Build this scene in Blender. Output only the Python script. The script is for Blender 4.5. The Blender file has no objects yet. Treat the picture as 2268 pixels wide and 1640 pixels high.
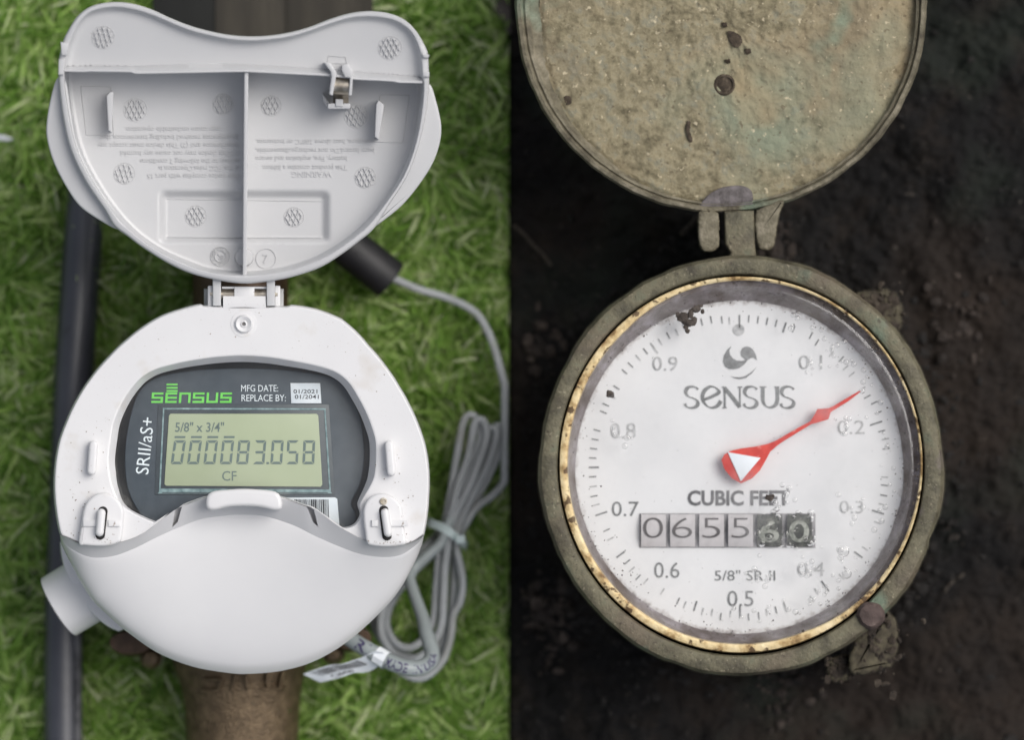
import bpy, bmesh, math, random
import numpy as np
from mathutils import Vector, Matrix
random.seed(7); rng = np.random.default_rng(7)
R = math.radians
SC = bpy.context.scene
COL = SC.collection

# ------------------------------------------------------------------ camera
CAM_H = 1.0
cd = bpy.data.cameras.new('camera'); cam = bpy.data.objects.new('camera', cd); COL.objects.link(cam)
cam.location = (0, 0, CAM_H); cam.rotation_euler = (0, 0, 0)
cd.sensor_width = 36; cd.lens = 108; cd.clip_start = 0.01; cd.clip_end = 50
cd.dof.use_dof = True; cd.dof.focus_distance = 0.905; cd.dof.aperture_fstop = 5.4
SC.camera = cam
# ------------------------------------------------------------------ sky and sun
SUN_EL, SUN_AZ = 56, 62          # azimuth clockwise from +Y (top of the photograph)
w = bpy.data.worlds.new('World'); SC.world = w; w.use_nodes = True
nt = w.node_tree; bg = nt.nodes['Background']
sky = nt.nodes.new('ShaderNodeTexSky'); sky.sky_type = 'NISHITA'; sky.sun_disc = False
sky.sun_elevation = R(SUN_EL); sky.sun_rotation = R(SUN_AZ); sky.air_density = 1.0; sky.dust_density = 5.0; sky.ozone_density = 1.0
hs = nt.nodes.new('ShaderNodeHueSaturation'); hs.inputs['Saturation'].default_value = .42      # an overcast sky is nearly white
nt.links.new(sky.outputs[0], hs.inputs['Color']); nt.links.new(hs.outputs[0], bg.inputs[0]); bg.inputs[1].default_value = 0.12
sd = bpy.data.lights.new('sun', 'SUN'); sun = bpy.data.objects.new('sun', sd); COL.objects.link(sun)
sd.energy = 1.55; sd.angle = R(36); sd.color = (1.0, 0.97, 0.935)
dv = Vector((math.sin(R(SUN_AZ)) * math.cos(R(SUN_EL)), math.cos(R(SUN_AZ)) * math.cos(R(SUN_EL)), math.sin(R(SUN_EL))))
sun.rotation_euler = dv.to_track_quat('Z', 'Y').to_euler(); sun.location = dv * 2
SC.view_settings.view_transform = 'Standard'; SC.view_settings.look = 'None'
SC.view_settings.exposure = 0.03; SC.view_settings.gamma = 1.0
SC.cycles.max_bounces = 8; SC.cycles.transparent_max_bounces = 12
SC.cycles.use_denoising = True

# ------------------------------------------------------------------ measuring: photo units -> metres at a real height
S = 0.30 / 2268 / 0.9
def at(px, py, z):
    k = S * (CAM_H - z)
    return ((px - 1134) * k, (820 - py) * k, z)
def flat(z0):
    return lambda x, y, h: z0 + h
MM = 0.001

# ------------------------------------------------------------------ helpers
def lin(c):
    return tuple((v / 12.92 if v <= 0.04045 else ((v + 0.055) / 1.055) ** 2.4) for v in c)
def rgb(r, g, b):
    return lin((r / 255, g / 255, b / 255)) + (1,)

WLOC = {}
def mk(name, V, F, mat, parent=None, smooth=True, angle=35, label=None, kind=None):
    V = np.asarray(V, float).reshape(-1, 3)
    lo, hi = V.min(0), V.max(0)
    c = np.array([(lo[0] + hi[0]) / 2, (lo[1] + hi[1]) / 2, lo[2]])
    me = bpy.data.meshes.new(name)
    me.from_pydata((V - c).tolist(), [], F)
    me.validate(verbose=False)
    if mat: me.materials.append(mat)
    if smooth and len(me.polygons):
        me.polygons.foreach_set('use_smooth', [True] * len(me.polygons))
        me.set_sharp_from_angle(angle=R(angle))
    o = bpy.data.objects.new(name, me); COL.objects.link(o)
    p = np.zeros(3)
    if parent is not None:
        o.parent = parent; p = WLOC[parent.name]
    o.location = c - p
    WLOC[o.name] = c
    if label: o['label'] = label
    if kind: o['kind'] = kind
    return o
def thing(name, label, cat, loc, group=None):
    o = bpy.data.objects.new(name, None); COL.objects.link(o)
    o.empty_display_size = 0.01
    o.location = loc; o['label'] = label; o['category'] = cat
    if group: o['group'] = group
    WLOC[o.name] = np.array(loc, float)
    return o
def tag(o, label, cat, group=None):
    o['label'] = label; o['category'] = cat
    if group: o['group'] = group
    return o

def cr(pts, n, closed=True):
    """Catmull-Rom through pts, n samples spread by arc length."""
    P = np.asarray(pts, float); m = len(P); out = []
    segs = m if closed else m - 1
    for i in range(segs):
        if closed: a, b, c, d = P[(i - 1) % m], P[i], P[(i + 1) % m], P[(i + 2) % m]
        else: a, b, c, d = P[max(i - 1, 0)], P[i], P[i + 1], P[min(i + 2, m - 1)]
        for t in np.linspace(0, 1, 12, endpoint=False):
            out.append(0.5 * ((2 * b) + (-a + c) * t + (2 * a - 5 * b + 4 * c - d) * t * t + (-a + 3 * b - 3 * c + d) * t ** 3))
    out.append(P[0] if closed else P[-1])
    Q = np.array(out); L = np.r_[0, np.cumsum(np.linalg.norm(np.diff(Q, axis=0), axis=1))]
    s = np.linspace(0, L[-1], n, endpoint=not closed)
    return np.stack([np.interp(s, L, Q[:, k]) for k in range(Q.shape[1])], 1)

def polar(poly, c, n):
    """resample a star-shaped outline at n equal angles round c"""
    P = np.asarray(poly, float) - c
    a = np.unwrap(np.arctan2(P[:, 1], P[:, 0]))
    if a[-1] < a[0]: P = P[::-1]; a = np.unwrap(np.arctan2(P[:, 1], P[:, 0]))
    r = np.hypot(P[:, 0], P[:, 1])
    o = np.argsort(a); a = a[o]; r = r[o]
    A = np.r_[a - 2 * np.pi, a, a + 2 * np.pi]; RR = np.r_[r, r, r]
    t = np.linspace(-np.pi, np.pi, n, endpoint=False) + (a.mean() // (2 * np.pi)) * 2 * np.pi
    rr = np.interp(t, A, RR)
    return np.stack([c[0] + rr * np.cos(t), c[1] + rr * np.sin(t)], 1)

def off(poly, d):
    """move an outline inwards by d"""
    P = np.asarray(poly, float)
    x, y = P[:, 0], P[:, 1]
    area = (x * np.roll(y, -1) - np.roll(x, -1) * y).sum()
    T = np.roll(P, -1, 0) - np.roll(P, 1, 0)
    T /= np.maximum(np.linalg.norm(T, axis=1), 1e-9)[:, None]
    N = np.stack([-T[:, 1], T[:, 0]], 1) * (1 if area > 0 else -1)
    return P + N * d

def loft(rings, closed=True, cap0=False, cap1=False):
    n = len(rings[0]); V = []; F = []
    for r in rings: V.extend([tuple(p) for p in r])
    for i in range(len(rings) - 1):
        for j in range(n if closed else n - 1):
            k = (j + 1) % n
            F.append((i * n + j, i * n + k, (i + 1) * n + k, (i + 1) * n + j))
    if cap0: F.append(tuple(range(n))[::-1])
    if cap1: F.append(tuple((len(rings) - 1) * n + j for j in range(n)))
    return V, F
def ringz(poly, zf, h):
    return [at(x, y, zf(x, y, (h(x, y) if callable(h) else h))) for x, y in poly]
def join(*vf):
    V = []; F = []
    for v, f in vf:
        b = len(V); V.extend(list(v)); F.extend([tuple(i + b for i in q) for q in f])
    return V, F
def prism(poly, h0, h1, bev, zf, steps=3):
    """solid plate with rounded upper edge: poly in photo units, heights and bevel (photo units) real"""
    P = np.asarray(poly, float)
    b = bev * 0.000132
    rings = [ringz(P, zf, h0)]
    sg = 1 if h1 > h0 else -1
    for i in range(steps + 1):
        t = i / steps * math.pi / 2
        rings.append(ringz(off(P, bev * (1 - math.cos(t))), zf, h1 - sg * b * (1 - math.sin(t))))
    return loft(rings, cap0=True, cap1=True)
def box(x0, y0, x1, y1, n=0, r=0):
    if r <= 0: return [(x0, y0), (x1, y0), (x1, y1), (x0, y1)]
    out = []
    for cx, cy, a in ((x1 - r, y1 - r, 0), (x0 + r, y1 - r, 90), (x0 + r, y0 + r, 180), (x1 - r, y0 + r, 270)):
        for i in range(5): out.append((cx + r * math.cos(R(a + i * 22.5)), cy + r * math.sin(R(a + i * 22.5))))
    return out
def pill(ax, ay, bx, by, hw, n=8):
    a = math.atan2(by - ay, bx - ax); out = []
    for i in range(n + 1):
        t = a - math.pi / 2 + math.pi * i / n; out.append((bx + hw * math.cos(t), by + hw * math.sin(t)))
    for i in range(n + 1):
        t = a + math.pi / 2 + math.pi * i / n; out.append((ax + hw * math.cos(t), ay + hw * math.sin(t)))
    return out
def circ(cx, cy, rx, ry=None, n=64):
    ry = ry or rx
    return np.array([(cx + rx * math.cos(2 * math.pi * i / n), cy + ry * math.sin(2 * math.pi * i / n)) for i in range(n)])
def sheet(poly, zf, h):
    return [at(x, y, zf(x, y, h)) for x, y in poly], [tuple(range(len(poly)))]
def strip(path, wd, zf, h, h0=None):
    """flat (or raised when h0 is given) line of width wd along path in photo units"""
    P = np.asarray(path, float)
    T = np.gradient(P, axis=0); T /= np.maximum(np.linalg.norm(T, axis=1), 1e-9)[:, None]
    N = np.stack([-T[:, 1], T[:, 0]], 1)
    W = (np.asarray(wd, float) / 2 * np.ones(len(P)))[:, None]
    A, B = P + N * W, P - N * W
    if h0 is None:
        rings = [[at(x, y, zf(x, y, h)) for x, y in (a, b)] for a, b in zip(A, B)]
        return loft(rings, closed=False)
    rings = []
    for a, b, p in zip(A, B, P):
        a2, b2 = p + (a - p) * .55, p + (b - p) * .55
        rings.append([at(a[0], a[1], zf(a[0], a[1], h0)), at(a2[0], a2[1], zf(a2[0], a2[1], h)), at(b2[0], b2[1], zf(b2[0], b2[1], h)), at(b[0], b[1], zf(b[0], b[1], h0))])
    return loft(rings, closed=False)
def tube(path, r, n=12, caps=True):
    P = np.asarray(path, float); m = len(P)
    rr = (r(np.linspace(0, 1, m)) if callable(r) else np.ones(m) * r)
    T = np.gradient(P, axis=0); T /= np.linalg.norm(T, axis=1)[:, None]
    u = np.cross(T[0], (0, 0, 1)); 
    if np.linalg.norm(u) < 1e-6: u = np.array((1., 0, 0))
    rings = []
    for i in range(m):
        u = u - T[i] * u.dot(T[i]); u /= np.linalg.norm(u); v = np.cross(T[i], u)
        rings.append([tuple(P[i] + rr[i] * (math.cos(a) * u + math.sin(a) * v)) for a in np.linspace(0, 2 * math.pi, n, endpoint=False)])
    return loft(rings, cap0=caps, cap1=caps)
def lathe(cx, cy, prof, zf, n=40):
    """prof: (radius in photo units, height) from outside in"""
    rings = [ringz(circ(cx, cy, max(r, .01), n=n), zf, h) for r, h in prof]
    return loft(rings, cap1=True)
def inside(px, py, poly):
    c = False; n = len(poly); j = n - 1
    for i in range(n):
        xi, yi = poly[i]; xj, yj = poly[j]
        if (yi > py) != (yj > py) and px < (xj - xi) * (py - yi) / (yj - yi) + xi: c = not c
        j = i
    return c
def vnoise(x, y, seed=0, octaves=4):
    """smooth value noise summed over octaves, about -1..1"""
    g = np.random.default_rng(seed); T = g.random((256, 256)) * 2 - 1
    out = np.zeros_like(x, dtype=float); a = 1.0; tot = 0
    for o in range(octaves):
        xf = np.floor(x).astype(int); yf = np.floor(y).astype(int); u = x - xf; v = y - yf
        u = u * u * (3 - 2 * u); v = v * v * (3 - 2 * v)
        g00 = T[xf % 256, yf % 256]; g10 = T[(xf + 1) % 256, yf % 256]; g01 = T[xf % 256, (yf + 1) % 256]; g11 = T[(xf + 1) % 256, (yf + 1) % 256]
        out += a * ((g00 * (1 - u) + g10 * u) * (1 - v) + (g01 * (1 - u) + g11 * u) * v)
        tot += a; a *= .55; x = x * 2.03 + 17.3; y = y * 2.03 + 5.1
    return out / tot

# text -> mesh vertices in cap-height units
_tc = {}
def glyphs(body, bold=0.0, ext=0.0, res=3):
    cu = bpy.data.curves.new('lettering_curve', 'FONT'); cu.body = body; cu.resolution_u = res
    cu.offset = bold; cu.extrude = ext
    ob = bpy.data.objects.new('lettering_curve', cu); COL.objects.link(ob)
    dg = bpy.context.evaluated_depsgraph_get(); dg.update()
    me = bpy.data.meshes.new_from_object(ob.evaluated_get(dg))
    V = np.array([v.co[:] for v in me.vertices]); F = [tuple(p.vertices) for p in me.polygons]
    bpy.data.objects.remove(ob); bpy.data.curves.remove(cu); bpy.data.meshes.remove(me)
    return V, F
_H = glyphs('H')[0]; CAP = _H[:, 1].max() - _H[:, 1].min()
def lettering(body, cx, cy, width, cap, zf, h, rot=0, shear=0, bold=0.0, ext=0.0, res=3):
    """text centred on (cx, cy), width and capital height in photo units; ext > 0 raises it by ext"""
    V, F = glyphs(body, bold, 0.01 if ext else 0.0, res)
    x0, x1 = V[:, 0].min(), V[:, 0].max()
    u = (V[:, 0] - (x0 + x1) / 2) / (x1 - x0) * width
    v = (V[:, 1] / CAP - .5) * cap
    u = u + v * shear
    c, s = math.cos(R(rot)), math.sin(R(rot))
    X = cx + u * c - v * s; Y = cy - (u * s + v * c)
    out = []
    for x, y, zz in zip(X, Y, V[:, 2]):
        out.append(at(x, y, zf(x, y, h + (ext if zz > 0 else 0))))
    return out, F

# ------------------------------------------------------------------ materials
def mat(name, cols, scale=60, detail=6, rough=.5, metal=0, bump=0, bscale=None, rough2=None, spec=.5, coat=0, speck=None, stretch=None):
    """cols: [(pos, rgba)...] through a noise; bump: relief in metres"""
    m = bpy.data.materials.new(name); m.use_nodes = True; N = m.node_tree.nodes; L = m.node_tree.links
    b = N['Principled BSDF']; b.inputs['Roughness'].default_value = rough; b.inputs['Metallic'].default_value = metal
    b.inputs['Specular IOR Level'].default_value = spec
    if coat: b.inputs['Coat Weight'].default_value = coat; b.inputs['Coat Roughness'].default_value = .12
    tc = N.new('ShaderNodeTexCoord'); src = tc.outputs['Object']
    if stretch:
        mp = N.new('ShaderNodeMapping'); mp.inputs['Scale'].default_value = stretch; L.new(src, mp.inputs[0]); src = mp.outputs[0]
    if len(cols) == 1:
        b.inputs['Base Color'].default_value = cols[0][1]; colout = None
        rg = N.new('ShaderNodeRGB'); rg.outputs[0].default_value = cols[0][1]; colout = rg.outputs[0]
    else:
        nz = N.new('ShaderNodeTexNoise'); nz.inputs['Scale'].default_value = scale; nz.inputs['Detail'].default_value = detail; nz.inputs['Roughness'].default_value = .62
        L.new(src, nz.inputs['Vector'])
        rp = N.new('ShaderNodeValToRGB'); L.new(nz.outputs['Fac'], rp.inputs[0])
        el = rp.color_ramp.elements
        while len(el) < len(cols): el.new(.5)
        for e, (p, c) in zip(el, sorted(cols, key=lambda q: q[0])): e.position = p; e.color = c
        colout = rp.outputs[0]
        if rough2 is not None:
            mr = N.new('ShaderNodeMapRange'); mr.inputs['From Min'].default_value = .3; mr.inputs['From Max'].default_value = .7
            mr.inputs['To Min'].default_value = rough; mr.inputs['To Max'].default_value = rough2
            L.new(nz.outputs['Fac'], mr.inputs[0]); L.new(mr.outputs[0], b.inputs['Roughness'])
    if speck:
        for sc_, lo, hi, c, amt in speck:
            n2 = N.new('ShaderNodeTexNoise'); n2.inputs['Scale'].default_value = sc_; n2.inputs['Detail'].default_value = 3
            L.new(src, n2.inputs['Vector'])
            m2 = N.new('ShaderNodeMapRange'); m2.inputs['From Min'].default_value = lo; m2.inputs['From Max'].default_value = hi; m2.inputs['To Max'].default_value = amt
            L.new(n2.outputs['Fac'], m2.inputs[0])
            mx = N.new('ShaderNodeMix'); mx.data_type = 'RGBA'; mx.inputs[7].default_value = c
            L.new(m2.outputs[0], mx.inputs[0]); L.new(colout, mx.inputs[6]); colout = mx.outputs[2]
    L.new(colout, b.inputs['Base Color'])
    if bump:
        n3 = N.new('ShaderNodeTexNoise'); n3.inputs['Scale'].default_value = bscale or scale * 3; n3.inputs['Detail'].default_value = 5
        L.new(src, n3.inputs['Vector'])
        bp = N.new('ShaderNodeBump'); bp.inputs['Distance'].default_value = bump; bp.inputs['Strength'].default_value = 1
        L.new(n3.outputs['Fac'], bp.inputs['Height']); L.new(bp.outputs[0], b.inputs['Normal'])
    return m
def thin_glass(name, tint, refl=.06, rough=.03, film=0):
    m = bpy.data.materials.new(name); m.use_nodes = True; N = m.node_tree.nodes; L = m.node_tree.links
    N.remove(N['Principled BSDF']); out = N['Material Output']
    tr = N.new('ShaderNodeBsdfTransparent'); tr.inputs[0].default_value = tint
    gl = N.new('ShaderNodeBsdfGlossy'); gl.inputs['Roughness'].default_value = rough
    fr = N.new('ShaderNodeLayerWeight'); fr.inputs['Blend'].default_value = .12
    ad = N.new('ShaderNodeMath'); ad.operation = 'ADD'; ad.inputs[1].default_value = refl; L.new(fr.outputs['Fresnel'], ad.inputs[0])
    mx = N.new('ShaderNodeMixShader'); L.new(ad.outputs[0], mx.inputs[0]); L.new(tr.outputs[0], mx.inputs[1]); L.new(gl.outputs[0], mx.inputs[2])
    last = mx.outputs[0]
    if film:
        df = N.new('ShaderNodeBsdfDiffuse'); df.inputs[0].default_value = (.72, .72, .72, 1)
        tc = N.new('ShaderNodeTexCoord'); nz = N.new('ShaderNodeTexNoise'); nz.inputs['Scale'].default_value = 45; nz.inputs['Detail'].default_value = 6; L.new(tc.outputs['Object'], nz.inputs[0])
        mr = N.new('ShaderNodeMapRange'); mr.inputs['From Min'].default_value = .42; mr.inputs['From Max'].default_value = .72; mr.inputs['To Max'].default_value = film; L.new(nz.outputs['Fac'], mr.inputs[0])
        m3 = N.new('ShaderNodeMixShader'); L.new(mr.outputs[0], m3.inputs[0]); L.new(last, m3.inputs[1]); L.new(df.outputs[0], m3.inputs[2]); last = m3.outputs[0]
    L.new(last, out.inputs[0]); return m

WH = (0.675, 0.675, 0.685, 1); WH2 = (0.715, 0.715, 0.72, 1)
dirt = rgb(120, 100, 80)
plastic = mat('white_plastic', [(.35, WH), (.65, WH2)], scale=25, rough=.33, spec=.45, bump=.00002, bscale=2500,
              speck=[(700, .74, .80, dirt, .8), (90, .60, .80, rgb(190, 180, 165), .45), (1600, .66, .74, rgb(150, 140, 128), .35)])
hoodm = mat('hood_plastic', [(.35, WH), (.65, WH2)], scale=18, rough=.23, spec=.55, bump=.00001, bscale=3000, speck=[(900, .79, .83, dirt, .6)])
lidm = mat('shaded_lid_plastic', [(.35, (.51, .515, .525, 1)), (.65, (.55, .553, .56, 1))], scale=20, rough=.36, spec=.5, bump=.00002, bscale=2000, speck=[(600, .78, .82, dirt, .7)])  # same plastic as the body, coloured greyer for the shade inside the lid
blackp = mat('black_plastic', [(.4, rgb(12, 13, 15)), (.6, rgb(20, 21, 24))], scale=200, rough=.3)
labelm = mat('grey_label', [(.4, rgb(66, 74, 82)), (.6, rgb(72, 80, 88))], scale=300, rough=.45)
labeld = mat('dark_frame', [(.4, rgb(66, 73, 78)), (.6, rgb(74, 81, 86))], scale=200, rough=.4)
teal = mat('glass_edge', [(.35, rgb(104, 128, 130)), (.65, rgb(160, 182, 184))], scale=500, rough=.2)
lcdm = mat('lcd_panel', [(.4, rgb(174, 182, 150)), (.6, rgb(180, 188, 157))], scale=30, rough=.35)
segm = mat('lcd_segment', [(1, rgb(104, 120, 116))], rough=.5)
green = mat('green_print', [(.4, rgb(112, 214, 84)), (.6, rgb(124, 222, 98))], scale=200, rough=.5)
whitep = mat('white_print', [(1, rgb(232, 238, 242))], rough=.5)
paper = mat('white_sticker', [(.4, rgb(226, 232, 238)), (.6, rgb(236, 240, 244))], scale=150, rough=.5, speck=[(500, .74, .8, dirt, .6)])
ink = mat('black_ink', [(.4, rgb(30, 30, 36)), (.6, rgb(50, 50, 58))], scale=400, rough=.6)
inkb = mat('violet_ink', [(.4, rgb(52, 46, 84)), (.6, rgb(80, 74, 108))], scale=900, rough=.6)
steel = mat('nickel', [(.3, rgb(150, 140, 125)), (.7, rgb(215, 208, 196))], scale=300, rough=.3, metal=1, rough2=.45)
bronze = mat('cast_bronze', [(.3, rgb(82, 69, 52)), (.5, rgb(104, 88, 68)), (.7, rgb(128, 110, 86))], scale=260, rough=.32, rough2=.5, metal=.55, bump=.0007, bscale=1100)
bronzed = mat('dark_bronze', [(.3, rgb(50, 38, 30)), (.7, rgb(92, 72, 56))], scale=110, rough=.45, metal=.4, bump=.0005, bscale=500)
pipem = mat('black_polythene', [(.3, rgb(48, 50, 57)), (.7, rgb(62, 64, 72))], scale=60, rough=.38, spec=.8, bump=.00006, bscale=300, speck=[(160, .69, .76, rgb(24, 24, 26), .8)])
rubber = mat('black_rubber', [(.3, rgb(20, 20, 23)), (.7, rgb(34, 33, 37))], scale=120, rough=.55, bump=.0001, bscale=400)
cablem = mat('grey_cable', [(.3, rgb(146, 150, 152)), (.7, rgb(166, 170, 172))], scale=80, rough=.42, speck=[(60, .58, .74, rgb(120, 118, 108), .5), (300, .72, .8, rgb(110, 105, 90), .5)])
cablem2 = mat('grey_jacket', [(.3, rgb(138, 146, 147)), (.7, rgb(154, 162, 163))], scale=60, rough=.4, speck=[(300, .72, .78, rgb(110, 100, 70), .7)])
tiem = mat('cable_tie_nylon', [(1, rgb(190, 205, 205))], rough=.3)
blockm = mat('weathered_block', [(.25, rgb(30, 30, 27)), (.45, rgb(52, 48, 41)), (.6, rgb(74, 69, 59)), (.8, rgb(58, 53, 43))], scale=34, rough=.8, stretch=(1, .12, 1), bump=.0006, bscale=150)
# ------------------------------------------------------------------ the turf half of the ground
turfm = mat('turf_backing', [(.3, rgb(40, 62, 22)), (.7, rgb(70, 98, 40))], scale=220, rough=.9)
def quad(x0, y0, x1, y1, z): return [(x0, y0, z), (x1, y0, z), (x1, y1, z), (x0, y1, z)], [(0, 1, 2, 3)]
o = mk('turf_ground', *quad(-1.6, -1.6, -0.0008, 1.6, 0.0), turfm, kind='structure')
barem = mat('bare_earth', [(.3, rgb(52, 47, 45)), (.7, rgb(92, 86, 84))], scale=160, rough=.9, bump=.001, bscale=400)
BARE = [(1072, -60), (1134, -60), (1134, 78), (1122, 70), (1108, 38), (1090, 14)]
gx, gy = zip(*BARE)
v, f = sheet(BARE, flat(0), .004); mk('bare_earth', v, f, barem, kind='structure')

gm = bpy.data.materials.new('turf_blade'); gm.use_nodes = True; N = gm.node_tree.nodes; L = gm.node_tree.links
geo = N.new('ShaderNodeNewGeometry'); rp = N.new('ShaderNodeValToRGB'); el = rp.color_ramp.elements
stops = [(0, rgb(88, 124, 48)), (.35, rgb(144, 182, 86)), (.62, rgb(178, 208, 118)), (.85, rgb(206, 222, 156)), (1, rgb(234, 236, 204))]  # sheen on the blades is put into the palest colours
while len(el) < len(stops): el.new(.5)
for e, (p, c) in zip(el, stops): e.position = p; e.color = c
L.new(geo.outputs['Random Per Island'], rp.inputs[0]); b = N['Principled BSDF']
L.new(rp.outputs[0], b.inputs['Base Color']); b.inputs['Roughness'].default_value = .42; b.inputs['Specular IOR Level'].default_value = .45
tl = N.new('ShaderNodeBsdfTranslucent'); L.new(rp.outputs[0], tl.inputs[0]); ms = N.new('ShaderNodeMixShader'); ms.inputs[0].default_value = .5
L.new(b.outputs[0], ms.inputs[1]); L.new(tl.outputs[0], ms.inputs[2]); L.new(ms.outputs[0], N['Material Output'].inputs[0])
def blades(n, x0, x1, y0, y1, l0, l1, w0, w1, tm, cl):
    X = rng.uniform(x0, x1, n); Y = rng.uniform(y0, y1, n)
    tuft = vnoise(X * 110, Y * 110, 3, 3); lean0 = vnoise(X * 40 + 9, Y * 40, 5, 2)
    k = S * CAM_H; PX = X / k + 1134; PY = 820 - Y / k
    bare = np.array([inside(a, b_, BARE) for a, b_ in zip(PX, PY)])
    keep = ~bare & (rng.random(n) < .75 + cl * tuft) & ~((PX > 328) & (PX < 836) & (PY < 200))
    X, Y, tuft, lean0 = X[keep], Y[keep], tuft[keep], lean0[keep]; n = len(X)
    ang = lean0 * 5.5 + rng.normal(0, 1.0, n) + .6
    ln = rng.uniform(l0, l1, n) * (1 + .25 * tuft); wd = rng.uniform(w0, w1, n)
    tilt = np.clip(rng.normal(tm, .3, n), .1, 1.5); curl = rng.normal(.35, .4, n)
    tw = rng.normal(0, .5, n)
    t = np.array([0, .33, .66, 1.0]); prof = np.array([1, 1, .85, .12])
    dx, dy = np.cos(ang), np.sin(ang); V = np.zeros((n, 4, 2, 3))
    px, py, pz = X.copy(), Y.copy(), np.zeros(n)
    for i in range(4):
        if i:
            th = tilt + curl * t[i]; sl = ln / 3
            px = px + dx * np.sin(th) * sl; py = py + dy * np.sin(th) * sl; pz = np.maximum(pz + np.cos(th) * sl, .0015)
        a2 = ang + np.pi / 2 + tw * t[i]
        for s_, sg in ((0, 1), (1, -1)):
            V[:, i, s_, 0] = px + sg * np.cos(a2) * wd * prof[i] / 2; V[:, i, s_, 1] = py + sg * np.sin(a2) * wd * prof[i] / 2; V[:, i, s_, 2] = pz
    V[:, :, :, 0] = np.minimum(V[:, :, :, 0], -.0009)
    return V
def grass():
    V = np.concatenate([blades(84000, -.215, -.0012, -.165, .165, .007, .013, .0007, .0012, .95, 1.3), blades(34000, -.215, -.0012, -.165, .165, .012, .022, .0007, .0013, 1.0, 2.4)])
    n = len(V)
    idx = np.arange(n)[:, None, None] * 8
    q = np.array([[0, 1, 3, 2], [2, 3, 5, 4], [4, 5, 7, 6]])[None]
    F = (idx + q).reshape(-1)
    me = bpy.data.meshes.new('grass'); me.vertices.add(n * 8); me.vertices.foreach_set('co', V.reshape(-1))
    me.loops.add(len(F)); me.loops.foreach_set('vertex_index', F.astype(np.int32))
    me.polygons.add(n * 3); me.polygons.foreach_set('loop_start', np.arange(0, len(F), 4, dtype=np.int32)); me.polygons.foreach_set('use_smooth', [True] * (n * 3))
    me.update(); me.validate(); me.materials.append(gm)
    o = bpy.data.objects.new('grass', me); COL.objects.link(o); o['kind'] = 'stuff'; o['label'] = 'green artificial turf blades round the white meter'; o['category'] = 'grass'
grass()

# ------------------------------------------------------------------ soil half of the ground
soilm = mat('black_soil', [(.3, rgb(12, 12, 13)), (.5, rgb(20, 19, 19)), (.64, rgb(34, 30, 27)), (.8, rgb(52, 44, 38))], scale=70, detail=10, rough=.8, rough2=.95, spec=.2,
            bump=.0012, bscale=260, speck=[(14, .50, .66, rgb(42, 35, 30), .7), (19, .56, .68, rgb(34, 40, 34), .6), (420, .69, .76, rgb(92, 86, 78), .55), (900, .70, .76, rgb(120, 114, 104), .4)])
def soil_h(x, y):
    e = np.clip(x / .035, 0, 1); e = e * e * (3 - 2 * e)
    return .005 + .012 * e + (.002 + .004 * e) * vnoise(x * 28 + 4, y * 28, 11, 3) + .0030 * vnoise(x * 120, y * 120, 12, 4) + .0012 * vnoise(x * 700, y * 700, 13, 2)
nx, ny = 190, 330
gxv = np.r_[np.linspace(-.0006, .19, nx), np.linspace(.2, 1.6, 12)]; gyv = np.r_[np.linspace(-1.6, -.15, 10), np.linspace(-.145, .145, ny), np.linspace(.15, 1.6, 10)]
GX, GY = np.meshgrid(gxv, gyv); GZ = soil_h(GX, GY); GZ[:, 0] = 0.0; GX[:, 0] = -.0006; GX[:, 1] = -.0005
V = np.stack([GX, GY, GZ], -1).reshape(-1, 3); W_ = len(gxv)
F = [(j * W_ + i, j * W_ + i + 1, (j + 1) * W_ + i + 1, (j + 1) * W_ + i) for j in range(len(gyv) - 1) for i in range(W_ - 1)]
mk('soil_ground', V, F, soilm, angle=180, kind='structure')

# lumps of soil, more of them close to the old meter
def lump(cx, cy, cz, r, seed):
    g = np.random.default_rng(seed); bm = bmesh.new(); bmesh.ops.create_icosphere(bm, subdivisions=1, radius=1)
    V = []; sq = g.uniform(.5, 1, 3)
    for v_ in bm.verts:
        d = np.array(v_.co) * sq * (1 + g.normal(0, .16)); V.append((cx + d[0] * r, cy + d[1] * r, cz + d[2] * r * .7))
    F = [tuple(v_.index for v_ in f_.verts) for f_ in bm.faces]; bm.free(); return V, F
parts = []
for i in range(1500):
    if i < 900:
        a = random.uniform(0, 2 * math.pi); rr = random.gauss(1.03, .05)
        px, py = 1642 + 455 * rr * math.cos(a), 1033 + 474 * rr * math.sin(a)
        if rr < 1.0: continue
    else: px, py = random.uniform(1150, 2300), random.uniform(-40, 1680)
    x, y, _ = at(px, py, .025)
    if x < .003: continue
    r = random.choice([.0004, .0006, .0009, .0015]) * random.uniform(.7, 1.4)
    z = float(soil_h(np.array([x]), np.array([y]))[0])
    parts.append(lump(x, y, z + r * .2, r, i))
clodm = mat('soil_crumb', [(.3, rgb(12, 11, 11)), (.6, rgb(26, 23, 21)), (.78, rgb(64, 57, 50))], scale=90, rough=.9, bump=.0004, bscale=600)
v, f = join(*parts); o = mk('soil_crumbs', v, f, clodm, kind='stuff'); o['label'] = 'loose dark soil crumbs round the old meter'; o['category'] = 'soil'

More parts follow.
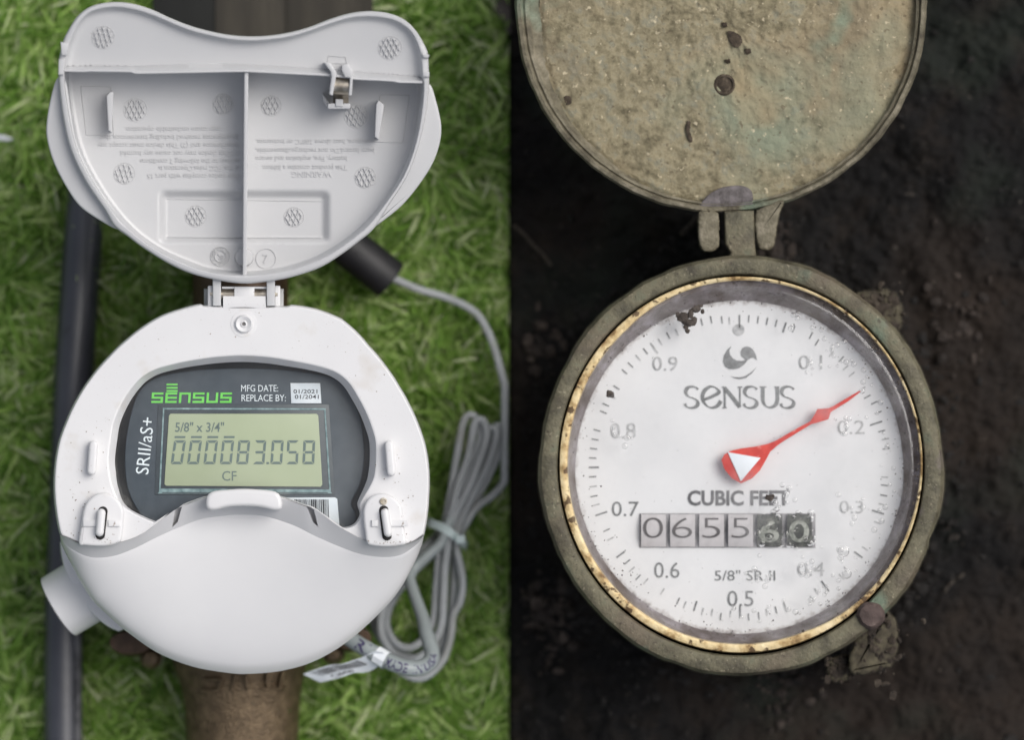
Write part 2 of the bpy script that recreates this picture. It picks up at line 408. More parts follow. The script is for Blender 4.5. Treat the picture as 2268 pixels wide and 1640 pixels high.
parts = []
for (bx_, by_, bs_, n_) in ((1215, 1385, 48, 150), (1722, 540, 30, 80), (1750, 1535, 60, 90), (1200, 760, 40, 50), (1300, 1010, 20, 0), (2130, 700, 60, 60), (1960, 690, 26, 40)):
    for i in range(n_):
        px, py = bx_ + random.gauss(0, bs_ * .6), by_ + random.gauss(0, bs_)
        x, y, _ = at(px, py, .028)
        if x < .003: continue
        r = random.choice([.0005, .0008, .0012, .0022]) * random.uniform(.7, 1.3); z = float(soil_h(np.array([x]), np.array([y]))[0]); parts.append(lump(x, y, z + r * .4, r, 5000 + len(parts)))
rubm = mat('brown_rubble', [(.3, rgb(24, 20, 18)), (.55, rgb(52, 44, 39)), (.72, rgb(96, 86, 78))], scale=140, rough=.9, bump=.0005, bscale=600)
v, f = join(*parts); o = mk('brown_rubble', v, f, rubm, kind='stuff'); o['label'] = 'brown earth rubble round the old meter'; o['category'] = 'rubble'

for k_, (lab, pts_) in enumerate((('pale thin root lying on the soil beside the lid of the old meter', [(1136, 492), (1160, 512), (1184, 540), (1204, 560), (1222, 585)]), ('short pale root fibre on the soil right of the dial', [(2098, 1318), (2110, 1300), (2126, 1288), (2142, 1276)]),
                 ('short root fibre beside the left hinge lug', [(1508, 520), (1520, 508), (1534, 494), (1540, 484)]))):
    P_ = cr(pts_, 30, closed=False); W3 = np.array([at(x, y, .026) for x, y in P_]); W3[:, 2] = soil_h(W3[:, 0], W3[:, 1]) + .0006 + (.012 if k_ == 2 else 0)
    o = mk('dry_root', *tube(W3, (.0006, .00045, .001, .0005)[k_], 7), mat('dry_root', [(.3, rgb(44, 39, 34)), (.7, rgb(74, 67, 59))], scale=300, rough=.9)); tag(o, lab, 'root', 'dry roots on the soil')

# ------------------------------------------------------------------ black pipe, block, sleeve, cables on the turf
P = cr([(203, 330), (184, 533), (165, 816), (152, 1098), (143, 1311), (140, 1523), (141, 1760)], 90, closed=False)
path = [at(x, y, .0125) for x, y in P]
pipe = thing('black_pipe', 'black plastic pipe lying on the turf beside the white meter', 'pipe', path[0])
v, f = tube(path, .0062, 28); mk('pipe_wall', v, f, pipem, pipe)
P2 = cr([(183, 1180), (174, 1330), (171, 1523), (172, 1760)], 40, closed=False)
v, f = tube([at(x, y, .0165) for x, y in P2], .0013, 10); mk('gloss_strip', v, f, mat('pipe_gloss', [(.4, rgb(40, 40, 42)), (.6, rgb(88, 88, 90))], scale=150, rough=.3), pipe)  # pale strip added to paint the gloss line along the pipe

blk = thing('weathered_block', 'dark weathered block on the turf behind the top of the white lid', 'block', at(585, 30, 0))
blockd = mat('blackened_block', [(.3, rgb(12, 14, 14)), (.7, rgb(30, 31, 29))], scale=60, rough=.85, stretch=(1, .2, 1), bump=.0006, bscale=150)
for x0, x1, z, m_ in ((338, 476, .010, blockd), (476.3, 632, .0104, blockm), (632.3, 826, .0101, blockm)):
    v, f = prism(box(x0, -160, x1, 190, r=3), .0, z, 2, flat(0)); mk('slab', v, f, m_, blk)

A, B = np.array(at(742, 522, .022)), np.array(at(866, 622, .019))
slv = thing('cable_sleeve', 'black rubber sleeve on the turf at the end of the thin grey cable', 'cable sleeve', A)
ax = (B - A) / np.linalg.norm(B - A)
v1 = tube([A + (B - A) * t for t in (0, .02, .5, .97, 1)], lambda s: np.interp(s, [0, .25, .5, .75, 1], [.006, .0066, .0067, .0067, .0064]), 32, caps=False)
v2 = tube([B, B - ax * .012], lambda s: np.array([.0064, .0052]), 32, caps=False)
v3 = tube([B - ax * .012, B - ax * .0121], .0052, 32)
v4 = tube([A, A + ax * .0001], .006, 32)
v, f = join(v1, v2, v3, v4); mk('sleeve_wall', v, f, rubber, slv)

v, f = prism(cr([(-14, 300), (0, 297), (18, 302), (30, 308), (18, 313), (-2, 312), (-14, 308)], 40), .012, .0145, 3, flat(0)); scrap = mk('pale_scrap', v, f, mat('pale_scrap', [(.4, rgb(190, 196, 198)), (.6, rgb(206, 210, 212))], scale=200, rough=.6)); tag(scrap, 'small pale scrap lying on the turf left of the open white lid', 'scrap')
coil = []
def zz(p, z): return [(x, y, z) for x, y in p]
coil += [(846, 603, .019), (862, 613, .0185), (877, 620, .018), (929, 641, .017), (981, 657, .016), (1028, 678, .016), (1057, 701, .016), (1080, 738, .016), (1096, 779, .016), (1109, 826, .017), (1119, 868, .018), (1124, 910, .018), (1126, 960, .018), (1125, 1015, .018), (1122, 1052, .018), (1110, 1076, .018), (1087, 1099, .018), (1054, 1124, .019), (1030, 1164, .02)]
coil += zz([(1005, 1215), (1004, 1290), (1001, 1366), (990, 1426), (965, 1470), (925, 1478), (880, 1455), (840, 1412), (826, 1360), (850, 1300), (900, 1245), (955, 1200)], .016)
coil += zz([(985, 1160), (1000, 1079), (1012, 1011), (1026, 940), (1042, 921), (1058, 935), (1062, 975), (1042, 1031), (1014, 1091), (992, 1150), (975, 1210), (968, 1293), (961, 1375), (937, 1420), (905, 1437), (875, 1424), (856, 1388), (864, 1345), (900, 1285), (945, 1238), (985, 1198)], .021)
coil += zz([(1012, 1150), (1030, 1115), (1056, 1060), (1082, 995), (1092, 955), (1103, 943), (1112, 958), (1102, 1005), (1079, 1062), (1044, 1136), (1016, 1195), (1008, 1255), (1004, 1330), (992, 1396), (968, 1438), (925, 1456), (885, 1448), (850, 1420), (836, 1382), (848, 1335), (884, 1275), (930, 1225), (970, 1185)], .017)
coil += zz([(996, 1140), (1014, 1075), (1036, 1010), (1050, 945), (1062, 930), (1076, 942), (1078, 975), (1058, 1035), (1030, 1098), (1002, 1160), (990, 1230), (984, 1320), (976, 1392), (950, 1440), (915, 1462)], .024)
coil += zz([(870, 1446), (845, 1405), (846, 1355), (872, 1305), (925, 1250), (968, 1210), (990, 1165), (1008, 1120), (1046, 1040), (1078, 960), (1092, 948), (1098, 968), (1080, 1030), (1040, 1110), (1014, 1170), (1012, 1210), (1022, 1255), (1027, 1297), (1020, 1338), (1006, 1366), (997, 1420), (976, 1470), (938, 1502), (900, 1496), (868, 1470)], .0215)
C = np.array(coil); pts = np.array([at(*c) for c in C])
pp = cr(pts, 900, closed=False); tt = np.arange(900.); pp = pp + np.stack([vnoise(tt / 16 + 3, tt * 0 + 2.5, 61, 2), vnoise(tt / 16 + 3, tt * 0 + 7.5, 62, 2), vnoise(tt / 22, tt * 0 + 4.5, 63, 2)], 1) * .00055; pp[:, 0] = np.minimum(pp[:, 0], -.0024)
v, f = tube(pp, .00128, 10)
o = mk('coiled_cable', v, f, cablem); tag(o, 'thin grey cable coiled and tied on the turf beside the white meter', 'cable')
tp = [at(940, 1150, .016), at(952, 1158, .023), at(985, 1172, .027), (at(1012, 1192, .026)), at(1030, 1208, .021), at(1034, 1214, .014)]
tp = cr(tp, 30, closed=False)
rings = []
for i, p in enumerate(tp):
    d = np.array(at(986, 1164, 0)) - np.array(at(978, 1184, 0)); d[2] = 0; d = d / np.linalg.norm(d) * .0013
    up = np.array((0, 0, .0005))
    rings.append([p - d, p + d, p + d + up, p - d + up])
v, f = loft(rings, cap0=True, cap1=True)
v2, f2 = prism(box(1008, 1186, 1030, 1204, r=3), 0, .003, 2, flat(.0255))
o = thing('cable_tie', 'clear plastic tie round the middle of the grey cable coil', 'cable tie', at(985, 1172, .02))
mk('strap', v, f, tiem, o); mk('lock_head', v2, f2, tiem, o)

TP = [(760, 1405, .050), (787, 1424, .052), (812, 1439, .054), (835, 1452, .055), (854, 1463, .056), (878, 1474, .057), (905, 1481, .057), (930, 1481, .055), (950, 1470, .052), (957, 1452, .049), (952, 1428, .046), (944, 1402, .043), (935, 1366, .038), (922, 1330, .034), (912, 1300, .031), (908, 1280, .029), (918, 1258, .027), (945, 1232, .0265), (975, 1205, .026), (990, 1170, .0255), (1008, 1128, .022), (1030, 1085, .017)]
thick = cr([at(*p) for p in TP], 160, closed=False)
def tr(s): return np.interp(s, [0, .35, .55, 1], [.00255, .0025, .0019, .0015])
thk = thing('printed_cable', 'thick grey cable with printed lettering bending out from under the white meter', 'cable', thick[0])
v, f = tube(thick, tr, 18); mk('jacket', v, f, cablem2, thk)
T2 = np.array(thick); RR = tr(np.linspace(0, 1, len(T2)))
SL = np.r_[0, np.cumsum(np.linalg.norm(np.diff(T2, axis=0), axis=1))]
def near(x, y): return SL[int(((T2[:80, :2] - np.array(at(x, y, .056))[:2]) ** 2).sum(1).argmin())]
def round_cable(body, p0, p1, cap, bold, lift=0.0):
    V, F = glyphs(body, bold); x0, x1 = V[:, 0].min(), V[:, 0].max(); a, b_ = near(*p0), near(*p1); out = []
    for q in V:
        sl = a + (b_ - a) * (q[0] - x0) / (x1 - x0); P_ = np.array([np.interp(sl, SL, T2[:, k]) for k in range(3)]); T_ = np.array([np.interp(sl + .0004, SL, T2[:, k]) for k in range(3)]) - P_
        T_ /= np.linalg.norm(T_); side = np.cross((0, 0, 1), T_); side /= np.linalg.norm(side); up = np.cross(T_, side); r = np.interp(sl, SL, RR) + .00012
        ph = ((q[1] / CAP - .5) * cap * .000132) / r + lift
        out.append(P_ + r * (math.cos(ph) * up + math.sin(ph) * side))
    return out, F
parts = [round_cable('MADE', (860, 1466), (901, 1480), 22, .02), round_cable('IN', (908, 1482), (924, 1482), 20, .016), round_cable('USA', (930, 1481), (955, 1465), 18, .016), round_cable('RI', (797, 1430), (822, 1445), 26, .02, .15)]
v, f = join(*parts); mk('lettering', v, f, inkb, thk, smooth=False)

tagr = thing('barcode_tag', 'folded white paper barcode tag round the thick grey cable', 'paper tag', at(760, 1480, .05))
i0 = int(((T2[:60, :2] - np.array(at(832, 1450, .055))[:2]) ** 2).sum(1).argmin()); i1 = int(((T2[:75, :2] - np.array(at(856, 1463, .056))[:2]) ** 2).sum(1).argmin())
v, f = tube(T2[i0:i1 + 1], .0029, 9, caps=False); mk('wrap', v, f, paper, tagr, smooth=False)
top = cr([(671, 1494.4, .047), (702, 1483, .049), (732, 1474, .051), (755.5, 1472, .0525), (777, 1465.5, .0535), (806, 1455, .056), (828, 1444, .0585), (848, 1446, .0590)], 60, closed=False)
bot = cr([(709, 1513, .046), (735, 1507, .048), (760, 1500, .0495), (784, 1492, .0505), (807, 1491, .051), (826, 1485, .0525), (846, 1470, .0545), (858, 1461, .0565)], 60, closed=False)
def flag(u, t, dz=0):
    i = u * 59; a = int(min(i, 58)); fr = i - a
    A_ = top[a] * (1 - fr) + top[a + 1] * fr; B_ = bot[a] * (1 - fr) + bot[a + 1] * fr; q = A_ * (1 - t) + B_ * t
    return at(q[0], q[1], q[2] + dz + .0002 * math.sin(u * 9) * (t - .5))
rows = [[flag(u, t, .0) for t in np.linspace(0, 1, 7)] + [flag(u, t, -.0003) for t in np.linspace(1, 0, 7)] for u in np.linspace(0, 1, 50)]
v, f = loft(rows, cap0=True, cap1=True); mk('flag', v, f, paper, tagr, angle=25)
parts = []; u = .06
while u < .66:
    wv = random.choice([.006, .009, .012, .018]); 
    parts.append(([flag(u, .1, .0002), flag(u + wv, .1, .0002), flag(u + wv + .045, .34, .0002), flag(u + .045, .34, .0002), flag(u + wv + .08, .56, .0002), flag(u + .08, .56, .0002)], [(0, 1, 2, 3), (3, 2, 4, 5)])); u += wv + random.choice([.008, .011, .016])
v, f = join(*parts); mk('barcode', v, f, ink, tagr, smooth=False)
v, f = glyphs('C20430', .01); x0, x1 = v[:, 0].min(), v[:, 0].max()
v = [flag(.17 + .30 * (q[0] - x0) / (x1 - x0) + .05 * (.9 - .22 * q[1] / CAP), .9 - .24 * q[1] / CAP, .0002) for q in v]; mk('lettering', v, f, ink, tagr, smooth=False)

# ------------------------------------------------------------------ the digital meter
ZF = .100
zf = flat(ZF)
DM = thing('digital_water_meter', 'white plastic digital water meter with its lid open and number display', 'water meter', at(536, 1080, 0))
U = cr([(133, 1186), (150, 1192), (175, 1204), (220, 1208), (264, 1203), (300, 1191), (324, 1178), (360, 1150), (389, 1129), (404, 1122), (459, 1104), (540, 1098), (620, 1104), (678, 1123), (700, 1130), (748, 1165), (798, 1193), (820, 1202), (860, 1209), (898, 1207), (925, 1196), (939, 1186)], 600, closed=False)
Lw = cr([(133, 1187), (142, 1203), (160, 1218), (200, 1235), (249, 1233), (299, 1215), (349, 1190), (399, 1168), (449, 1150), (499, 1143), (539, 1141), (589, 1145), (649, 1164), (698, 1188), (748, 1210), (798, 1228), (848, 1235), (888, 1230), (918, 1211), (932, 1198), (939, 1187)], 600, closed=False)
OUT = [(444, 673), (400, 684), (357, 699), (318, 722), (282, 750), (240, 790), (203, 833), (172, 880), (146, 934), (130, 978), (122, 1022), (119, 1088), (124, 1140), (133, 1186)]
OUT += [(p[0], p[1] + 1.5) for p in U[16:-16:12]]
OUT += [(939, 1186), (947, 1140), (950, 1101), (950, 1035), (942, 985), (928, 943), (908, 898), (884, 855), (854, 810), (818, 767), (788, 733), (756, 706), (700, 684), (642, 675), (638, 679), (592, 679), (590, 679), (492, 678), (448, 677)]
INN = [(537, 789), (480, 792), (423, 800), (380, 809), (343, 820), (318, 834), (300, 851), (280, 878), (264, 908), (252, 940), (247, 970), (242, 1010), (242, 1035), (247, 1066), (255, 1090), (264, 1110), (275, 1123), (291, 1134), (312, 1145), (335, 1155), (352, 1159)]
INN += [(p[0], p[1] - 2.5) for p in U if 362 < p[0] < 742][::16]
INN += [(755, 1169), (774, 1169), (790, 1160), (800, 1141), (796, 1122), (800, 1110), (818, 1079), (828, 1055), (832, 1020), (831, 978), (822, 945), (809, 912), (792, 880), (774, 851), (755, 833), (730, 820), (690, 809), (642, 800), (590, 792)]
CC = np.array((540., 1000.)); NN = 420
O = polar(OUT, CC, NN); I = polar(cr(INN, 600), CC, NN)
def shr(poly, d):
    r = np.linalg.norm(poly - CC, axis=1)[:, None]; return CC + (poly - CC) * (1 - d / r)
bevI = np.where(I[:, 1:2] > 1095, 3, 12.5) * np.ones((NN, 1))
# softer change of the window bevel's width
kk = np.ones(21) / 21; bevI = np.convolve(np.r_[bevI[-10:, 0], bevI[:, 0], bevI[:10, 0]], kk, 'valid')[:, None]
def shrv(poly, d):
    r = np.linalg.norm(poly - CC, axis=1)[:, None]; return CC + (poly - CC) * (1 - d / r)
I2 = shrv(I, bevI)
rings = [ringz(shr(O, 6), zf, -.045), ringz(O, zf, -.040), ringz(O, zf, -.0022), ringz(shr(O, 1.2), zf, -.0009), ringz(shr(O, 3.5), zf, -.0002), ringz(shr(O, 6), zf, 0), ringz(shr(O, 7.5), zf, 0),
         ringz(shr(I, -5.5), zf, 0), ringz(shr(I, -4), zf, 0), ringz(shr(I, -1), zf, -.0002), ringz(I, zf, -.0006), ringz(I2, zf, -.0042), ringz(shr(I2, .8), zf, -.0052), ringz(shr(I2, .8), zf, -.0065)]
v, f = loft(rings); mk('housing', v, f, plastic, DM, angle=30)
rings = [ringz(shr(I2, .6), zf, -.0064), ringz(shr(I2, .4), zf, -.0135), ringz(shr(I2, -6), zf, -.0136)]
v, f = loft(rings, cap1=True); well = mk('display_well', v, f, blackp, DM, angle=30)

FP = [(537, 816), (620, 819), (700, 829), (745, 842), (775, 870), (797, 925), (806, 980), (806, 1030), (797, 1075), (778, 1115), (788, 1140), (780, 1163), (740, 1172), (540, 1172), (340, 1170), (308, 1135), (285, 1090), (277, 1040), (278, 985), (288, 925), (306, 872), (335, 843), (380, 828), (450, 819)]
zp = flat(ZF - .0100)
v, f = prism(cr(FP, 200), -.003, 0, 2, zp); face = mk('faceplate', v, f, labelm, DM)
# second darker edge round the face plate
v, f = prism([(350, 896), (729, 896), (741, 1097), (343, 1097)], 0, .0003, 1, zp); mk('lcd_frame', v, f, labeld, face)
def ringpoly(a, b, z): 
    return loft([ringz(a, zp, z), ringz(b, zp, z)])
v, f = join(ringpoly([(361, 904), (721, 905), (733, 1090), (352, 1090)], [(364, 907.5), (718, 908.5), (729, 1085), (356, 1083)], .0005),
            ringpoly([(352, 1090), (733, 1090), (736, 1094), (349, 1094)], [(360, 1091), (725, 1091), (727, 1093), (358, 1093)], .0006)); mk('glass_edge', v, f, teal, face, smooth=False)
SCR = [(374, 921), (378, 917), (701, 917), (705, 921), (714, 1074), (710, 1079), (368, 1077), (364, 1073)]
v, f = prism(SCR, 0, .0007, 1, zp); mk('lcd_screen', v, f, lcdm, face)
# LCD reading
SEG = {'0': 'abcdef', '8': 'abcdefg', '3': 'abcdg', '5': 'acdfg'}
def digit(ch, x0, y0, y1, wd, th, slant):
    H = y1 - y0; out = []; g = 1.1
    def q(pts): out.append(sheet([(x0 + a + slant * (1 - b / H), y0 + b) for a, b in pts], zp, .00082))
    h2 = H / 2
    for s_ in SEG[ch]:
        if s_ == 'a': q([(g, 0), (wd - g, 0), (wd - th - g, th), (th + g, th)])
        if s_ == 'd': q([(th + g, H - th), (wd - th - g, H - th), (wd - g, H), (g, H)])
        if s_ == 'g': q([(g + 2, h2), (th, h2 - th / 2), (wd - th, h2 - th / 2), (wd - g - 2, h2), (wd - th, h2 + th / 2), (th, h2 + th / 2)])
        if s_ == 'f': q([(0, g), (th, th + g), (th, h2 - th / 2 - g), (0, h2 - g)])
        if s_ == 'e': q([(0, h2 + g), (th, h2 + th / 2 + g), (th, H - th - g), (0, H - g)])
        if s_ == 'b': q([(wd, g), (wd, h2 - g), (wd - th, h2 - th / 2 - g), (wd - th, th + g)])
        if s_ == 'c': q([(wd, h2 + g), (wd, H - g), (wd - th, H - th - g), (wd - th, h2 + th / 2 + g)])
    return out
parts = []
for i, ch in enumerate('000083058'):
    xx = 378 + 36.3 * i + (3 if i > 5 else 0) - (1.5 if i > 6 else 0)
    parts += digit(ch, xx, 976, 1029, 26, 5.6, 8 - i * .7)
    if i < 4: parts.append(sheet([(xx + 9, 966.5), (xx + 33, 966.5), (xx + 32.4, 971), (xx + 8.6, 971)], zp, .00082))
parts.append(sheet(box(590, 1024, 596, 1029), zp, .00082))
v, f = join(*parts); mk('lcd_reading', v, f, segm, face, smooth=False)
v, f = join(lettering('5/8" x 3/4"', 442, 947, 108, 20, zp, .00082, bold=.012, shear=.05), lettering('CF', 508, 1055, 32, 21, zp, .00082, bold=.005)); mk('lcd_unit', v, f, segm, face, smooth=False)
# green maker's lettering, built from bars
def bars(ch, x, y0, y1, wd, th):
    m_ = (y0 + y1) / 2; r = []
    T_, M_, B_ = (x, y0, x + wd, y0 + th), (x, m_ - th / 2, x + wd, m_ + th / 2), (x, y1 - th, x + wd, y1)
    lt, lb = (x, y0, x + th * 1.15, m_ + th / 2), (x, m_ - th / 2, x + th * 1.15, y1); rt, rb = (x + wd - th * 1.15, y0, x + wd, m_ + th / 2), (x + wd - th * 1.15, m_ - th / 2, x + wd, y1)
    if ch == 's': r = [T_, M_, B_, (lt[0], y0 + .5, lt[2], m_), (rb[0], m_, rb[2], y1 - .5)]
    if ch == 'e': r = [T_, M_, B_, (x, y0 + .5, lt[2], y1 - .5)]
    if ch == 'n': r = [T_, (x, y0 + .5, lt[2], y1), (rt[0], y0 + .5, rt[2], y1)]
    if ch == 'u': r = [B_, (x, y0, lt[2], y1 - .5), (rt[0], y0, rt[2], y1 - .5)]
    return [sheet([(a + (y1 - b_) * .07, b_), (c + (y1 - b_) * .07, b_), (c + (y1 - d) * .07, d), (a + (y1 - d) * .07, d)], zp, .0002 + .00003 * k) for k, (a, b_, c, d) in enumerate(r)]
parts = []
for i, ch in enumerate('sensus'): parts += bars(ch, 335 + i * 30.4, 870, 893, 25.5, 4.5)
for yy in (850.2, 857.6, 864.6): parts.append(sheet([(369, yy), (393.5, yy), (393.2, yy + 4), (368.7, yy + 4)], zp, .0002))
v, f = join(*parts); mk('green_lettering', v, f, green, face, smooth=False)
mk('date_heading', *join(lettering('MFG DATE:', 575, 860.5, 82, 14.5, zp, .0002), lettering('REPLACE BY:', 584, 882, 98, 14.5, zp, .0002)), whitep, face, smooth=False)
mk('type_lettering', *lettering('SRII/aS+', 321, 988, 126, 28, zp, .0002, rot=84), whitep, face, smooth=False)
v, f = prism([(643.3, 849), (709, 849), (712, 894), (645, 894)], 0, .0003, .5, zp); mk('date_sticker', v, f, paper, face)
v, f = join(lettering('01/2021', 676.5, 867.5, 53, 8.6, zp, .0004, bold=.006), lettering('01/2041', 679.5, 879.5, 53, 8.6, zp, .0004, bold=.006)); mk('date_lettering', v, f, ink, face, smooth=False)
v, f = prism([(628, 1103), (742, 1102.5), (747, 1106), (752, 1166), (628, 1170)], 0, .0003, .5, zp); mk('barcode_sticker', v, f, paper, face)
parts = []; u = 652.
while u < 727:
    wv = random.choice([1, 1, 1.6, 2.6, 3.4]); parts.append(sheet([(u, 1107), (u + wv, 1107), (u + wv + 2, 1160), (u + 2, 1160)], zp, .0004)); u += wv + random.choice([1, 1.6, 2.4])
v, f = join(*parts); mk('barcode', v, f, ink, face, smooth=False)
v, f = sheet(shr(I2, .2), zf, -.0072); mk('cover_glass', v, f, thin_glass('display_glass', (.97, .99, .99, 1), .055, .05, .05), DM, smooth=False)

# hood: the raised front with its sloping inner band
g_ = lambda x: math.exp(-((x - 540) / 190) ** 2)
Bt = cr([(133, 1188), (135, 1203), (141, 1218), (158, 1251), (177, 1287), (203, 1328), (226, 1352), (254, 1378), (286, 1404), (349, 1447), (424, 1477), (499, 1491), (549, 1494), (624, 1487), (698, 1465), (773, 1420), (848, 1352), (888, 1303), (918, 1248), (933, 1212), (939, 1188)], 600, closed=False)
SLOT = ([(388, 1124), (404, 1116), (393, 1157), (381, 1169)], [(676, 1116), (693, 1122), (704, 1168), (693, 1157)])
nb = 48; rows = []
zband = lambda x: ZF - .0034 - .0022 * g_(x)
for k in range(nb + 1):
    t = k / nb
    rows.append([at(*(a * (1 - t) + b_ * t), (ZF + .0005) * (1 - t) + zband(a[0]) * t) for a, b_ in zip(U, Lw)])
V, F = loft(rows, closed=False); n_ = len(U)
F2 = []
for q in F:
    i = q[0]; k, j = divmod(i, n_); t = (k + .5) / nb; p = U[j] * (1 - t) + Lw[j] * t
    if not any(inside(p[0], p[1], s_) for s_ in SLOT): F2.append(q)
ns = 30; rows2 = []
for k in range(ns + 1):
    s_ = k / ns
    row = []
    for i, (a, b_) in enumerate(zip(Lw, Bt)):
        p = a * (1 - s_) + b_ * s_; zt = zband(a[0]); zb = .0925 - .0145 * math.sin(math.pi * i / (len(Lw) - 1)) ** .8
        row.append(at(p[0], p[1], zb + (zt - zb) * (.72 * (1 - s_ ** 1.35) + .28 * math.sqrt(max(1 - s_ ** 8, 0)))))
    rows2.append(row)
V2, F3 = loft(rows2, closed=False)
low = [rows2[-1], [at(b_[0] + (540 - b_[0]) * .006, b_[1] - 2, p[2] - .004) for b_, p in zip(Bt, rows2[-1])], [at(b_[0] + (540 - b_[0]) * .03, b_[1] - 8, .052) for b_ in Bt], [at(b_[0] + (540 - b_[0]) * .25, b_[1] - 60, .045) for b_ in Bt]]
V3, F4 = loft(low, closed=False)
mk('hood', *join((V2, F3), (V3, F4)), hoodm, DM, angle=50)
bandm = mat('shaded_plastic', [(.35, (.62, .62, .635, 1)), (.65, (.66, .66, .67, 1))], scale=18, rough=.45, speck=[(500, .74, .8, dirt, .6)])  # greyer copy of the white plastic, with shade put into its colour
mk('hood_band', V, F2, bandm, DM)
mk('slit_back', [(x, y, z - .0028) for x, y, z in V], F, bandm, DM)  # copy of the band, added behind the slits to lighten them
# lifting tab on top of the hood
tabp = cr([(456, 1112), (460, 1098), (474, 1089), (510, 1085), (540, 1083.5), (572, 1085), (606, 1089), (620, 1098), (625, 1113), (622, 1128), (606, 1131), (575, 1124), (540, 1122), (505, 1124), (474, 1131), (459, 1127)], 90)
v, f = prism(tabp, -.006, .0075, 9, zf, 6); mk('lifting_tab', v, f, hoodm, DM)

# side pads, seal tabs, dimple
for q in ((207, 986, 203, 1043, 10), (862, 986, 867, 1045, 10)):
    v, f = prism(pill(*q), -.001, .0042, 6.5, zf, 4); mk('side_pad', v, f, plastic, DM)
TABS = ([(174.5, 1205), (179, 1166), (184.6, 1133), (191, 1115), (203, 1102), (217, 1094), (234, 1092), (249, 1098), (263, 1108.6), (272, 1123), (275, 1137), (273, 1166), (269, 1196), (262.6, 1203), (245, 1209), (222, 1211), (188.6, 1209)],
        [(813, 1204), (808, 1175), (805, 1150), (805, 1131), (810, 1114), (822, 1100.6), (844, 1093), (865.5, 1098), (882.6, 1111.5), (891, 1126), (893.5, 1150), (897, 1180), (900, 1204), (882.6, 1210), (856, 1212), (828, 1210)])
slotm = mat('slot_shade_paint', [(1, rgb(30, 28, 28))], rough=.8)
tabm = mat('seal_tab_plastic', [(.35, WH), (.65, WH2)], scale=25, rough=.35, speck=[(420, .68, .76, dirt, .85), (90, .62, .8, rgb(190, 178, 160), .5)])
for tp_, sl, br in ((TABS[0], (228, 1133, 222, 1186), (224.5, 1137, 220.5, 1180)), (TABS[1], (850, 1131, 857, 1188), (853, 1136, 859.5, 1181))):
    t_ = mk('seal_tab', *prism(cr(tp_, 80), -.001, .004, 7, zf, 4), tabm, DM)
    v, f = prism(pill(*sl, 10.5), 0, .0002, .4, flat(ZF + .004)); mk('slot_shade', v, f, slotm, t_)  # dark pill laid on the tab, painting the shade inside a slot
    v, f = prism(pill(*br, 9.3), 0, .0030, 8, flat(ZF + .004), 5); mk('bridge', v, f, tabm, t_)
    x0, x1 = tp_[0][0] + 6, tp_[0][0] + 92
    cx_ = sl[0]
    v, f = join(prism(box(x0 + 4, 1153, cx_ - 12, 1167), 0, .0008, 1.2, flat(ZF + .004)), prism(box(cx_ + 12, 1153, x1 - 2, 1167), 0, .0008, 1.2, flat(ZF + .004))); mk('raised_bar', v, f, tabm, t_)
    if tp_ is TABS[1]:
        v, f = lathe(849, 1111.5, [(8.5, 0), (8, .0004), (5.5, .0006), (5, .0002), (2, .0003)], flat(ZF + .004), 24)
        mk('rivet', v, f, mat('tarnished_rivet', [(.3, rgb(150, 138, 116)), (.7, rgb(214, 208, 196))], scale=900, rough=.4), t_)
v, f = lathe(540, 718, [(30, -.0004), (29, .00012), (21, .00016), (19.5, .0009), (17, .0013), (11, .0008), (8, .0005), (7, .0009), (5, .0010), (3.5, .0003)], zf, 48)
mk('screw_boss', v, f, plastic, DM)
v, f = lathe(540, 718, [(3.6, .0003), (3.2, .00045)], zf, 16); mk('screw', v, f, mat('dark_screw', [(1, rgb(120, 118, 116))], rough=.4, metal=.6), DM)

parts = []
for cx_, cy_, sx_, sy_, n_ in ((222, 1196, 26, 8, 40), (855, 1205, 30, 5, 80), (170, 1130, 18, 40, 24), (205, 1010, 30, 50, 20), (862, 1040, 22, 20, 22), (905, 1120, 16, 60, 16), (540, 722, 60, 30, 10), (800, 770, 60, 60, 10), (330, 800, 90, 70, 10)):
    for i in range(n_):
        x, y = random.gauss(cx_, sx_), random.gauss(cy_, sy_); z = ZF + (.0041 if any(inside(x, y, t_) for t_ in TABS) else .0001)
        if y > 1205 or inside(x, y, [tuple(p) for p in I]) or not inside(x, y, [tuple(p) for p in O]): continue
        X, Y, _ = at(x, y, z); parts.append(lump(X, Y, z, random.choice([.00008, .00012, .0002]), 9000 + len(parts)))
mk('dirt_specks', *join(*parts), mat('brown_dirt', [(.3, rgb(86, 70, 54)), (.7, rgb(140, 122, 100))], scale=900, rough=.95), DM, kind='stuff')
# hinge
v, f = join(prism(box(494, 656, 589, 684), -.012, .0, 1.5, zf), prism(box(519, 635, 563.5, 658), -.012, -.0001, 1.5, zf), prism(box(492, 635, 591, 640), -.010, -.0006, 1, zf))
mk('hinge_block', v, f, plastic, DM)
v, f = tube([at(466, 652, ZF - .003), at(616, 653, ZF - .003)], .0016, 16); mk('hinge_pin', v, f, steel, DM)
for a, b_ in ((460, 471.5), (608.5, 621)):
    v, f = prism(box(a, 633, b_, 679, r=3), -.012, -.0015, 3, zf); mk('hinge_knuckle', v, f, plastic, DM)
v, f = prism(box(452, 640, 628, 690), -.03, -.014, 2, zf); mk('hinge_base', v, f, bandm, DM)

